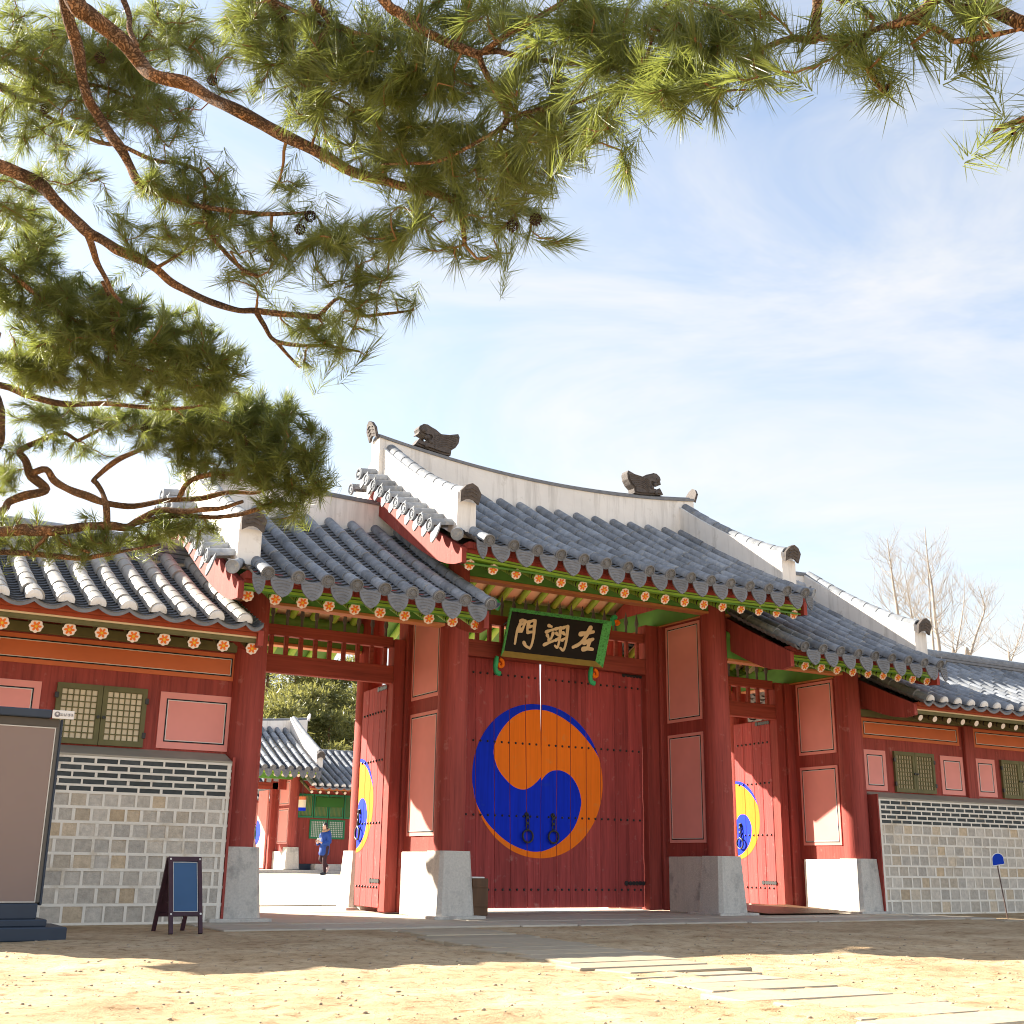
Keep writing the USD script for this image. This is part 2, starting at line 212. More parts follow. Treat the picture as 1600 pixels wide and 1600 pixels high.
LIMBS_B={
 "A":[(-11.343,-12.584,4.399,0.048),(-11.177,-12.692,4.031,0.043),(-11.124,-12.682,4.008,0.043),(-11.043,-12.666,3.972,0.043),(-10.974,-12.651,3.936,0.043),(-10.889,-12.633,3.892,0.04),(-10.838,-12.709,3.81,0.036),(-10.744,-12.723,3.802,0.034),(-10.666,-12.806,3.717,0.033),(-10.593,-12.895,3.638,0.032),(-10.496,-12.903,3.611,0.032),(-10.394,-12.998,3.522,0.029),(-10.295,-13.096,3.431,0.028),(-10.198,-13.191,3.329,0.025),(-10.115,-13.304,3.256,0.022),(-10.015,-13.436,3.193,0.019),(-9.898,-13.467,3.154,0.015),(-9.862,-13.451,3.102,0.012),(-9.83,-13.421,3.028,0.01)],
 "B":[(-11.235,-12.314,4.532,0.035),(-11.173,-12.283,4.321,0.034),(-11.135,-12.235,4.251,0.034),(-11.087,-12.194,4.185,0.031),(-11.058,-12.158,4.129,0.031),(-11.032,-12.119,4.067,0.028),(-10.996,-12.083,4.005,0.028),(-10.929,-12.056,3.949,0.028),(-10.856,-12.112,3.83,0.028),(-10.806,-12.082,3.767,0.025),(-10.767,-12.14,3.654,0.024),(-10.696,-12.14,3.63,0.018),(-10.552,-12.248,3.558,0.015),(-10.366,-12.387,3.51,0.012),(-10.277,-12.509,3.467,0.011),(-10.148,-12.659,3.442,0.008)],
 "C":[(-11.59,-11.177,4.133,0.043),(-11.253,-11.346,3.999,0.038),(-11.173,-11.433,3.937,0.037),(-11.078,-11.43,3.915,0.037),(-11.004,-11.501,3.82,0.037),(-10.926,-11.485,3.774,0.037),(-10.862,-11.556,3.674,0.033),(-10.801,-11.554,3.653,0.03),(-10.737,-11.637,3.572,0.029),(-10.643,-11.646,3.555,0.029),(-10.561,-11.737,3.478,0.025),(-10.48,-11.731,3.43,0.025),(-10.408,-11.823,3.351,0.022),(-10.32,-11.926,3.282,0.021),(-10.24,-12.036,3.225,0.018),(-10.174,-12.06,3.233,0.018),(-10.067,-12.19,3.191,0.015),(-9.972,-12.319,3.148,0.015)],
 "C2":[(-10.862,-11.556,3.674,0.023),(-10.827,-11.452,3.683,0.02),(-10.767,-11.332,3.653,0.02),(-10.694,-11.22,3.629,0.017),(-10.635,-11.109,3.612,0.014),(-10.563,-11.01,3.611,0.011)],
 "C3":[(-10.172,-12.057,3.225,0.015),(-10.129,-12.048,3.179,0.015),(-10.067,-12.039,3.119,0.012),(-9.972,-12.164,3.069,0.012),(-9.908,-12.289,3.036,0.009),(-9.808,-12.42,2.98,0.006)],
 "C4":[(-9.973,-12.321,3.153,0.012),(-9.933,-12.473,3.187,0.009),(-9.876,-12.562,3.083,0.008),(-9.783,-12.607,3.094,0.008),(-9.714,-12.748,3.07,0.005)],
 "C5":[(-10.067,-12.039,3.119,0.012),(-10,-12.036,3.063,0.009),(-9.935,-12.037,3.014,0.009)],
 "C6":[(-10.562,-11.739,3.483,0.013),(-10.51,-11.873,3.496,0.009),(-10.474,-11.905,3.541,0.009),(-10.467,-11.943,3.607,0.006)],
 "D":[(-11.558,-11.347,4.594,0.022),(-11.331,-11.426,4.519,0.018),(-11.246,-11.501,4.44,0.017),(-11.138,-11.587,4.375,0.017),(-11.01,-11.698,4.338,0.017),(-10.911,-11.803,4.293,0.013),(-10.808,-11.894,4.224,0.01)],
 "E":[(-11.294,-11.184,4.51,0.015),(-11.184,-11.257,4.426,0.014),(-11.074,-11.336,4.346,0.014),(-10.954,-11.499,4.205,0.014),(-10.873,-11.672,4.082,0.013),(-10.841,-12.027,3.88,0.012)],
 "F":[(-11.024,-12.539,4.3,0.015),(-10.962,-12.563,4.153,0.015),(-10.958,-12.609,4.046,0.015),(-10.927,-12.663,3.942,0.011)],
 "N":[(-11.495,-11.177,4.696,0.019),(-11.329,-11.283,4.664,0.018),(-11.241,-11.292,4.668,0.015),(-11.157,-11.377,4.605,0.011),(-11.074,-11.401,4.627,0.007)],
 "Q":[(-10.855,-12.111,3.828,0.012),(-10.724,-12.203,3.745,0.012),(-10.607,-12.232,3.751,0.012),(-10.524,-12.314,3.658,0.009),(-10.484,-12.228,3.495,0.012),(-10.376,-12.203,3.399,0.012),(-10.309,-12.285,3.297,0.012),(-10.244,-12.295,3.28,0.009)],
 "G":[(-10.577,-13.535,3.94,0.02),(-10.509,-13.518,3.74,0.017),(-10.469,-13.51,3.714,0.017),(-10.432,-13.496,3.681,0.017),(-10.452,-13.451,3.635,0.015),(-10.461,-13.405,3.581,0.012),(-10.43,-13.356,3.504,0.01),(-10.367,-13.453,3.429,0.007),(-10.306,-13.458,3.404,0.005)],
 "G2":[(-10.432,-13.496,3.681,0.015),(-10.404,-13.506,3.681,0.015),(-10.376,-13.591,3.608,0.012),(-10.303,-13.618,3.605,0.012),(-10.235,-13.642,3.598,0.01),(-10.24,-13.693,3.497,0.009),(-10.179,-13.682,3.451,0.007)],
 "G3":[(-10.596,-13.312,3.848,0.01),(-10.513,-13.4,3.761,0.01),(-10.453,-13.489,3.682,0.01)],
 "H":[(-10.564,-13.816,3.782,0.024),(-10.378,-13.836,3.572,0.021),(-10.319,-13.838,3.546,0.021),(-10.268,-13.918,3.45,0.02),(-10.186,-13.935,3.424,0.02),(-10.125,-14.032,3.336,0.02)],
 "H1":[(-10.125,-14.032,3.336,0.015),(-10.112,-14.049,3.347,0.013),(-10.092,-14.19,3.329,0.011),(-10.04,-14.366,3.323,0.01),(-10.05,-14.485,3.292,0.008)],
 "H2":[(-10.127,-14.034,3.339,0.013),(-10.079,-14.066,3.345,0.013),(-10.071,-14.155,3.277,0.011),(-9.959,-14.211,3.263,0.011),(-9.916,-14.327,3.194,0.008),(-9.885,-14.444,3.131,0.006)],
 "H3":[(-10.125,-14.032,3.336,0.013),(-10.097,-14.017,3.301,0.013),(-10.039,-14.001,3.244,0.013),(-9.982,-13.976,3.172,0.013),(-10.001,-13.83,3.176,0.009),(-10.049,-13.668,3.174,0.009),(-10.099,-13.54,3.214,0.007),(-10.165,-13.411,3.257,0.005)],
 "H4":[(-9.982,-13.976,3.172,0.011),(-9.974,-14.096,3.14,0.011),(-9.908,-14.254,3.105,0.008),(-9.876,-14.396,3.071,0.008),(-9.88,-14.53,3.052,0.006),(-9.899,-14.661,3.039,0.004)],
 "H5":[(-9.971,-14.091,3.132,0.009),(-9.917,-14.101,3.103,0.009),(-9.917,-14.177,3.02,0.006),(-9.871,-14.216,3.03,0.004)],
 "I":[(-9.876,-14.396,3.071,0.006),(-9.903,-14.574,2.951,0.006),(-9.859,-14.81,2.823,0.005),(-9.818,-14.949,2.757,0.004)],
 "I2":[(-9.903,-14.574,2.951,0.006),(-9.917,-14.73,3.122,0.006),(-9.887,-14.855,3.057,0.006),(-9.859,-14.945,2.957,0.005)],
 "J":[(-9.822,-15.186,2.975,0.016),(-9.808,-15.175,2.876,0.016),(-9.79,-15.147,2.835,0.014),(-9.776,-15.13,2.806,0.014),(-9.789,-15.068,2.845,0.011),(-9.826,-15.022,2.837,0.009),(-9.847,-14.926,2.847,0.005)],
 "J2":[(-9.777,-15.131,2.808,0.01),(-9.761,-15.198,2.77,0.01),(-9.731,-15.226,2.764,0.01),(-9.734,-15.298,2.746,0.01),(-9.733,-15.366,2.718,0.015),(-9.71,-15.417,2.735,0.015),(-9.709,-15.475,2.777,0.015)],
 "J3":[(-9.731,-15.226,2.764,0.009),(-9.736,-15.246,2.703,0.008),(-9.727,-15.264,2.624,0.007),(-9.701,-15.267,2.597,0.007)],
 "K":[(-9.733,-15.366,2.718,0.01),(-9.709,-15.39,2.712,0.01),(-9.661,-15.415,2.681,0.008),(-9.67,-15.448,2.633,0.008),(-9.656,-15.532,2.599,0.008),(-9.629,-15.571,2.597,0.006),(-9.605,-15.606,2.595,0.006)],
 "L":[(-9.655,-15.419,2.842,0.022),(-9.626,-15.462,2.763,0.022),(-9.612,-15.509,2.701,0.022),(-9.582,-15.526,2.68,0.022),(-9.589,-15.567,2.633,0.021),(-9.546,-15.651,2.557,0.019)],
 "M":[(-9.534,-15.661,2.459,0.01),(-9.555,-15.579,2.422,0.008),(-9.579,-15.532,2.413,0.008),(-9.604,-15.489,2.408,0.006)],
}
LIMBS_A={
 "a":[(-11.278,-8.55,2.867,0.056),(-10.735,-8.798,2.859,0.045),(-10.586,-8.825,2.893,0.045),(-10.447,-8.945,2.878,0.045),(-10.259,-8.986,2.915,0.04),(-10.124,-9.117,2.914,0.035),(-10.007,-9.142,2.918,0.035),(-9.96,-9.268,2.956,0.026),(-9.852,-9.31,3.016,0.026),(-9.721,-9.444,2.995,0.022),(-9.634,-9.575,2.994,0.021),(-9.522,-9.615,3.02,0.017),(-9.449,-9.749,3.033,0.013)],
 "a2":[(-10.008,-9.144,2.926,0.022),(-9.92,-9.276,2.952,0.022),(-9.731,-9.334,2.994,0.022),(-9.562,-9.482,2.977,0.017),(-9.438,-9.628,2.979,0.017),(-9.358,-9.766,2.992,0.017),(-9.249,-9.812,3.025,0.013),(-9.133,-9.964,3.027,0.008)],
 "b":[(-10.992,-8.276,2.94,0.038),(-10.709,-8.44,3.072,0.038),(-10.659,-8.468,3.155,0.038),(-10.57,-8.494,3.209,0.038),(-10.494,-8.512,3.236,0.038),(-10.45,-8.528,3.267,0.038),(-10.498,-8.534,3.313,0.038),(-10.554,-8.539,3.357,0.038),(-10.608,-8.556,3.434,0.033),(-10.659,-8.569,3.495,0.028),(-10.55,-8.607,3.57,0.024),(-10.431,-8.746,3.616,0.019),(-10.326,-8.75,3.58,0.014)],
 "b2":[(-10.556,-8.542,3.365,0.033),(-10.494,-8.658,3.372,0.033),(-10.426,-8.647,3.304,0.033),(-10.326,-8.744,3.223,0.032),(-10.217,-8.853,3.168,0.032),(-10.11,-8.963,3.113,0.027),(-9.95,-8.996,3.113,0.027),(-9.779,-9.15,3.139,0.022),(-9.569,-9.315,3.15,0.022),(-9.443,-9.466,3.168,0.017),(-9.324,-9.607,3.151,0.017),(-9.275,-9.736,3.161,0.017),(-9.197,-9.877,3.172,0.013),(-9.12,-10.017,3.174,0.008)],
 "c":[(-10.141,-9.115,2.921,0.031),(-10.159,-9.142,3.033,0.026),(-10.178,-9.065,3.146,0.022),(-10.228,-9.074,3.206,0.022),(-10.246,-9.075,3.22,0.018),(-10.167,-9.118,3.311,0.022),(-10.099,-9.152,3.377,0.022),(-10.012,-9.291,3.415,0.018),(-9.947,-9.333,3.496,0.018),(-9.982,-9.45,3.542,0.013),(-9.901,-9.594,3.583,0.013)],
 "d":[(-11.344,-9.303,3.637,0.031),(-10.924,-9.431,3.615,0.026),(-10.746,-9.532,3.544,0.026),(-10.56,-9.554,3.534,0.026),(-10.36,-9.694,3.531,0.021),(-10.157,-9.833,3.503,0.017),(-9.924,-9.992,3.491,0.012),(-9.809,-10.137,3.501,0.008)],
 "f":[(-9.726,-9.269,3.135,0.022),(-9.713,-9.405,3.216,0.022),(-9.607,-9.553,3.248,0.022),(-9.465,-9.699,3.233,0.017),(-9.364,-9.848,3.254,0.013)],
 "g":[(-11.069,-8.53,2.731,0.023),(-10.703,-8.673,2.754,0.023),(-10.485,-8.802,2.74,0.023),(-10.265,-8.934,2.709,0.022),(-10.133,-9.067,2.725,0.018),(-10.005,-9.204,2.749,0.013),(-9.842,-9.356,2.782,0.009)],
 "g2":[(-10.465,-8.94,2.868,0.018),(-10.484,-8.925,2.817,0.018),(-10.519,-8.802,2.761,0.014)],
 "g3":[(-10.446,-8.944,2.87,0.018),(-10.338,-8.943,2.8,0.018),(-10.213,-9.056,2.742,0.013)],
 "h":[(-11.288,-10.063,4.144,0.02),(-11.086,-10.149,4.062,0.016),(-10.946,-10.22,3.948,0.016),(-10.749,-10.285,3.794,0.016),(-10.53,-10.384,3.691,0.012),(-10.35,-10.489,3.597,0.008)],
 "h2":[(-10.613,-10.672,3.863,0.015),(-10.526,-10.547,3.803,0.015),(-10.497,-10.502,3.692,0.015),(-10.422,-10.448,3.536,0.011),(-10.244,-10.467,3.492,0.008)],
 "e":[(-10.987,-8.634,4.075,0.048),(-10.828,-8.536,3.769,0.048),(-10.769,-8.474,3.567,0.043),(-10.838,-8.43,3.451,0.043)],
 "k":[(-10.342,-8.844,3.548,0.014),(-10.213,-8.995,3.611,0.014),(-10.12,-9.129,3.633,0.009)],
 "m":[(-9.275,-9.736,3.161,0.013),(-9.35,-9.84,3.215,0.013),(-9.443,-9.827,3.267,0.013),(-9.514,-9.951,3.367,0.008)],
 "n":[(-9.465,-9.699,3.233,0.013),(-9.514,-9.951,3.367,0.012),(-9.628,-9.955,3.472,0.008)],
}
CLUMPS_B=[
 (-11.204,-11.631,4.623,0.21,0.157,0.6),
 (-11.186,-11.701,4.371,0.203,0.136,0.9),
 (-10.986,-11.974,4.378,0.197,0.164,0.9),
 (-11.179,-11.331,4.354,0.178,0.142,0.8),
 (-11.025,-11.661,4.285,0.237,0.136,1),
 (-10.845,-11.864,4.368,0.2,0.15,1),
 (-10.762,-11.892,4.209,0.164,0.115,1),
 (-11.095,-11.268,4.239,0.213,0.089,0.8),
 (-10.904,-11.889,4.056,0.129,0.097,1),
 (-10.739,-11.816,4.62,0.207,0.172,0.9),
 (-10.647,-12.202,4.435,0.194,0.145,0.7),
 (-10.58,-12.328,4.244,0.125,0.078,0.6),
 (-10.475,-12.49,4.084,0.121,0.09,0.6),
 (-10.692,-12.064,4.081,0.19,0.079,0.9),
 (-10.652,-12.117,3.965,0.156,0.056,0.7),
 (-11.178,-11.019,4.018,0.18,0.162,0.8),
 (-11.055,-11.165,4.055,0.213,0.078,0.6),
 (-10.865,-11.486,3.967,0.136,0.068,0.5),
 (-10.981,-11.472,3.97,0.136,0.051,0.5),
 (-10.569,-12.18,3.651,0.211,0.121,1.1),
 (-10.47,-12.261,3.546,0.178,0.089,1),
 (-10.603,-11.795,3.604,0.175,0.111,0.8),
 (-10.482,-12.016,3.535,0.169,0.092,0.9),
 (-10.443,-12.328,3.646,0.104,0.074,0.8),
 (-10.645,-12.221,3.747,0.09,0.06,0.5),
 (-10.231,-12.357,3.386,0.16,0.081,0.7),
 (-10.278,-12.177,3.297,0.133,0.074,0.6),
 (-10.168,-12.584,3.328,0.154,0.098,0.9),
 (-10.059,-12.685,3.224,0.178,0.104,1),
 (-10.02,-12.852,3.274,0.175,0.081,1),
 (-9.945,-12.998,3.256,0.145,0.066,1),
 (-9.933,-12.702,3.163,0.123,0.082,0.9),
 (-9.826,-12.7,3.075,0.137,0.055,0.9),
 (-9.727,-12.744,3.074,0.06,0.044,0.8),
 (-9.953,-12.302,3.098,0.16,0.073,0.8),
 (-9.872,-12.41,3.014,0.128,0.057,0.8),
 (-9.955,-12.134,2.99,0.083,0.036,0.6),
 (-10.052,-12.164,3.127,0.089,0.059,0.6),
 (-9.876,-12.551,3.063,0.084,0.056,0.6),
 (-10.262,-12.508,3.457,0.114,0.057,0.4),
 (-10.344,-12.342,3.421,0.116,0.073,0.5),
 (-10.393,-12.804,3.413,0.094,0.067,0.35),
 (-10.272,-12.839,3.406,0.108,0.054,0.35),
 (-10.53,-13.252,3.75,0.181,0.142,1.1),
 (-10.61,-13.177,3.851,0.145,0.1,1.1),
 (-10.414,-13.475,3.648,0.186,0.136,1.1),
 (-10.263,-13.592,3.553,0.182,0.133,1.2),
 (-10.451,-13.272,3.574,0.164,0.106,1),
 (-10.335,-13.488,3.459,0.182,0.109,1.1),
 (-10.181,-13.64,3.398,0.178,0.118,1.2),
 (-10.169,-13.896,3.532,0.197,0.093,1.1),
 (-10.104,-14.126,3.427,0.188,0.077,1),
 (-10.114,-13.801,3.389,0.174,0.104,1.1),
 (-10.243,-13.344,3.392,0.186,0.099,1),
 (-10.084,-13.501,3.332,0.182,0.109,1.1),
 (-10.011,-13.755,3.265,0.139,0.104,1),
 (-10.353,-13.231,3.472,0.126,0.081,0.8),
 (-10.082,-13.34,3.288,0.161,0.074,1.1),
 (-9.943,-13.487,3.216,0.157,0.077,1.2),
 (-9.918,-13.728,3.161,0.15,0.093,1.1),
 (-9.986,-14.134,3.194,0.151,0.097,1),
 (-9.993,-14.33,3.253,0.178,0.115,1.1),
 (-9.923,-14.497,3.215,0.174,0.092,1.2),
 (-9.889,-13.979,3.106,0.143,0.088,1.2),
 (-9.876,-14.223,3.043,0.157,0.094,1.3),
 (-9.817,-13.734,3.09,0.127,0.065,1.2),
 (-9.797,-13.494,3.114,0.133,0.061,1),
 (-9.845,-13.948,3.029,0.121,0.055,1.1),
 (-9.714,-13.63,3.047,0.13,0.066,1),
 (-9.595,-13.671,2.998,0.052,0.043,0.9),
 (-9.796,-13.323,3.05,0.149,0.04,0.8),
 (-9.918,-13.232,3.206,0.139,0.063,0.8),
 (-9.904,-13.095,3.18,0.129,0.046,0.8),
 (-9.71,-13.466,2.995,0.121,0.034,0.8),
 (-9.899,-14.493,3.028,0.149,0.09,1.3),
 (-9.915,-14.383,2.914,0.08,0.07,1.1),
 (-9.911,-14.525,2.72,0.015,0.015,3),
 (-9.922,-14.761,2.995,0.16,0.104,1.3),
 (-9.919,-14.778,2.844,0.137,0.064,1.2),
 (-9.878,-14.75,2.776,0.082,0.029,1),
 (-9.878,-14.917,2.948,0.137,0.082,1.2),
 (-9.863,-14.941,2.792,0.098,0.057,1.1),
 (-9.879,-14.882,2.746,0.089,0.025,1),
 (-9.83,-15.052,2.868,0.089,0.075,0.7),
 (-9.861,-15.053,2.732,0.077,0.048,0.9),
 (-9.766,-15.153,2.733,0.069,0.031,0.9),
 (-9.747,-15.223,2.777,0.112,0.06,0.9),
 (-9.748,-15.273,2.654,0.067,0.05,1),
 (-9.705,-15.263,2.598,0.03,0.017,1.6),
 (-9.718,-15.366,2.702,0.083,0.063,0.9),
 (-9.668,-15.433,2.703,0.083,0.047,0.8),
 (-9.65,-15.462,2.622,0.066,0.02,0.9),
 (-9.634,-15.528,2.569,0.065,0.026,1),
 (-9.655,-15.567,2.625,0.073,0.036,0.9),
 (-9.598,-15.497,2.409,0.035,0.022,2.2),
]
CLUMPS_A=[
 (-10.997,-10.19,4.129,0.222,0.182,1.1),
 (-10.935,-10.36,4.23,0.139,0.1,0.9),
 (-10.887,-10.101,3.914,0.262,0.141,1.2),
 (-10.666,-10.241,3.915,0.259,0.119,1.2),
 (-10.707,-10.235,3.666,0.334,0.137,1.2),
 (-10.49,-10.455,3.832,0.213,0.116,1.1),
 (-10.391,-10.405,3.678,0.291,0.136,1.2),
 (-10.846,-9.868,3.61,0.266,0.123,1.1),
 (-10.574,-9.989,3.548,0.343,0.101,1.2),
 (-10.306,-10.259,3.553,0.295,0.118,1.2),
 (-10.151,-10.582,3.708,0.21,0.172,1),
 (-10.02,-10.436,3.555,0.252,0.136,1.2),
 (-9.902,-10.593,3.586,0.153,0.115,1),
 (-9.873,-10.341,3.501,0.216,0.063,1.1),
 (-10.14,-10.061,3.517,0.242,0.057,1),
 (-9.62,-9.775,3.575,0.319,0.149,1.2),
 (-9.854,-9.589,3.541,0.237,0.121,1.2),
 (-9.391,-9.968,3.604,0.21,0.105,1.2),
 (-9.287,-10.062,3.465,0.186,0.124,1.2),
 (-9.43,-9.88,3.405,0.273,0.147,1.3),
 (-9.635,-9.598,3.406,0.237,0.121,1.2),
 (-9.246,-10.108,3.245,0.184,0.143,1.3),
 (-9.149,-10.099,3.116,0.143,0.102,1.2),
 (-9.35,-9.941,3.187,0.228,0.104,1.2),
 (-9.138,-10.192,3.368,0.065,0.057,1),
 (-9.884,-9.433,3.429,0.196,0.096,1.1),
 (-9.706,-9.439,3.315,0.196,0.061,0.9),
 (-10.099,-9.231,3.605,0.246,0.098,1.1),
 (-10.384,-8.986,3.67,0.252,0.073,1),
 (-10.604,-8.846,3.669,0.208,0.074,1),
 (-9.242,-9.917,2.999,0.186,0.05,1),
 (-9.154,-9.924,2.919,0.104,0.033,0.9),
 (-9.481,-9.694,3.232,0.17,0.064,0.9),
 (-10.717,-8.429,3.404,0.105,0.105,0.8),
 (-10.688,-8.395,3.28,0.096,0.077,0.7),
 (-10.558,-8.707,2.82,0.252,0.037,1.3),
 (-10.28,-8.955,2.806,0.246,0.045,1.3),
 (-9.994,-9.122,2.833,0.287,0.053,1.5),
 (-9.794,-9.292,2.899,0.218,0.052,1.3),
 (-9.666,-9.432,2.899,0.151,0.052,1.1),
 (-10.445,-8.869,2.984,0.113,0.027,0.4),
 (-10.214,-8.917,3.018,0.081,0.027,0.4),
 (-10.667,-8.729,2.964,0.091,0.046,0.8),
 (-10.463,-8.609,3.54,0.284,0.066,0.5),
 (-10.193,-8.755,3.525,0.187,0.047,0.4),
]
CONES=[(-11.265,-11.598,4.584),(-11.13,-11.714,4.382),(-10.946,-12.135,4.249),(-10.785,-12.434,4.106),(-11.026,-11.624,4.229),(-11.1,-11.487,4.212),(-10.177,-12.741,3.392),(-10.241,-12.696,3.356),(-10.248,-12.36,3.401),(-10.277,-9.195,3.602),(-10.095,-9.513,3.485),(-9.835,-14.143,2.906),(-9.713,-13.739,3.007),(-9.732,-13.727,3.006)]
BARE=[[(28.416,16,8.861),(28.317,16,10.508),(28.299,16,12.221),(28.186,16,13.2),(28.182,16,14.769)],
 [(29.51,17.2,9.393),(29.515,17.2,11.027),(29.584,17.2,12.87),(29.631,17.2,13.909)],
 [(28.867,18.4,9.771),(28.833,18.4,11.598),(28.717,18.4,12.729),(28.635,18.4,13.817),(28.546,18.4,14.857)],
 [(31.2,19.6,10.46),(31.12,19.6,11.923),(31.005,19.6,13.101),(30.867,19.6,14.106)],
 [(35.168,20.8,10.115),(35.444,20.8,10.818),(36.248,20.8,13.004),(36.636,20.8,14.785)],
 [(37.607,22,10.499),(37.973,22,11.077),(38.619,22,12.244),(39.38,22,13.449),(39.33,22,14.108),(39.079,22,14.746)],
 [(42.548,23.2,10.947),(42.724,23.2,11.404),(43.751,23.2,12.912),(44.536,23.2,14.434)]]
DRAGON=[(-2.82,8.109),(-2.741,8.23),(-2.706,8.187),(-2.563,8.197),(-2.521,8.305),(-2.619,8.304),(-2.725,8.333),(-2.77,8.317),(-2.746,8.372),(-2.765,8.418),(-2.744,8.472),(-2.667,8.525),(-2.589,8.529),(-2.508,8.495),(-2.414,8.464),(-2.306,8.398),(-2.172,8.399),(-2.026,8.447),(-1.952,8.468),(-1.923,8.41),(-1.94,8.293),(-2.004,8.193),(-2.09,8.126),(-2.1,8.024),(-2.253,8.02),(-2.518,8.056),(-2.702,8.083)]

# ---------------------------------------------------------------- the setting: ground, paving, path, courtyard, hill
def sand_mat():
    nodes = {'g': ('geometry', {}), 'n': ('noise_texture', {'scale': 0.9, 'detail': 9.0, 'roughness': 0.66}), 'n2': ('noise_texture', {'scale': 7.0, 'detail': 8.0, 'roughness': 0.7}), 'n3': ('noise_texture', {'scale': 60.0, 'detail': 6.0, 'roughness': 0.7}),
             'r': ('rgb_ramp', {'ramp': [(0.32, (0.36, 0.245, 0.135)), (0.5, (0.49, 0.36, 0.215)), (0.66, (0.58, 0.45, 0.29))]}),
             'r2': ('rgb_ramp', {'ramp': [(0.33, (0.45, 0.38, 0.30)), (0.43, (0.88, 0.85, 0.80)), (0.5, (1.0, 1.0, 1.0)), (0.68, (1.14, 1.12, 1.08))]}), 'r3': ('rgb_ramp', {'ramp': [(0.3, (0.82, 0.8, 0.78)), (0.7, (1.1, 1.1, 1.1))]}),
             'm': ('mix', {'mix_type': 'multiply', 'fac': 1.0}), 'm2': ('mix', {'mix_type': 'multiply', 'fac': 1.0}),
             'p': ('principled_bsdf', {'roughness': 0.95, 'specular_ior_level': 0.15}), 'a': ('math', {'math_type': 'multiply_add', 'value2': 0.35}), 'b': ('bump', {'strength': 0.8, 'distance': 0.03})}
    return usdkit.material(stage, '/World/Looks/sand', nodes, [('g.position', 'n.vector'), ('g.position', 'n2.vector'), ('g.position', 'n3.vector'), ('n.fac', 'r.fac'), ('n2.fac', 'r2.fac'), ('n3.fac', 'r3.fac'), ('r.color', 'm.color1'), ('r2.color', 'm.color2'),
        ('m.color', 'm2.color1'), ('r3.color', 'm2.color2'), ('m2.color', 'p.base_color'), ('n3.fac', 'a.value1'), ('n2.fac', 'a.value3'), ('a.value', 'b.height'), ('b.normal', 'p.normal')], surface='p.BSDF')
M['sand'] = sand_mat()
M['slab'] = mat('path_slab_stone', (0.37, 0.30, 0.205), 0.92, 0.12, 5.0, rnd=0.12, bump=0.5, bscale=30, spots=((0.44, 0.33, 0.20), 1.8, 0.60), detail=8.0)
M['pave'] = mat('pale_paving_stone', (0.48, 0.42, 0.33), 0.9, 0.12, 4.0, rnd=0.06, bump=0.4, bscale=40, spots=((0.46, 0.36, 0.24), 1.6, 0.6))
M['court'] = mat('courtyard_sand', (0.62, 0.54, 0.42), 0.95, 0.1, 1.2, bump=0.3, bscale=20)
M['hill'] = mat('hill_soil', (0.085, 0.07, 0.045), 0.95, 0.4, 0.3)

def ground_z(x, y):
    p = np.stack([x, y, 0*x], -1)
    a = np.clip((-y-2.6)/1.2, 0, 1)*np.clip((y+16.5)/2, 0, 1)
    z = 0.05*(meshkit.fbm(p*0.45, 3, 3)-0.5)+0.070*(meshkit.fbm(p*2.6, 3, 5)-0.5)+0.10*np.minimum(0, meshkit.noise(p*3.6, 9)-0.30)
    return a*z*0.8
xs = np.unique(np.concatenate([[-700, -300, -120, -60, -35, -22, -17], np.arange(-14.5, 6.0, 0.07), np.arange(6, 16, 0.5), [20, 28, 40, 70, 130, 300, 700]]))
ys = np.unique(np.concatenate([[-700, -300, -120, -60, -35, -24], np.arange(-19, -14, 0.5), np.arange(-14, -2.2, 0.07), np.arange(-2.2, 4, 0.6), [6, 10, 16, 28, 45, 70, 110, 200, 400, 900]]))
X, Y = np.meshgrid(xs, ys, indexing='ij'); Z = ground_z(X, Y)
i, j = np.meshgrid(np.arange(len(xs)-1), np.arange(len(ys)-1), indexing='ij'); ny = len(ys)
q = np.stack([i*ny+j, (i+1)*ny+j, (i+1)*ny+j+1, i*ny+j+1], -1).reshape(-1, 4)
obj('ground', MB().add(np.stack([X, Y, Z], -1).reshape(-1, 3), q), M['sand'], smooth=True, kind='structure', label='trodden sandy ground in front of the gate', category='ground')

# stone paving strip along the front of the gate
pav = thing('pavement', 'strip of pale stone paving along the foot of the gate', 'pavement', kind='structure')
x = -6.9
while x < 6.9:
    w = rng.uniform(0.9, 1.5); x1 = min(x+w, 7.0)
    y = -2.25+rng.uniform(-0.08, 0.08)
    for y0, y1 in ((y, -1.1+rng.uniform(-.1, .1)), (-0.98, 0.55), (0.56, 2.1), (2.11, 3.6), (3.61, 5.0)):
        obj('paving_slab', box(x+.006, x1-.006, y0, y1-0.008, -0.1, 0.016+rng.uniform(0, .006), 0.006), M['pave'], pav)
    x = x1
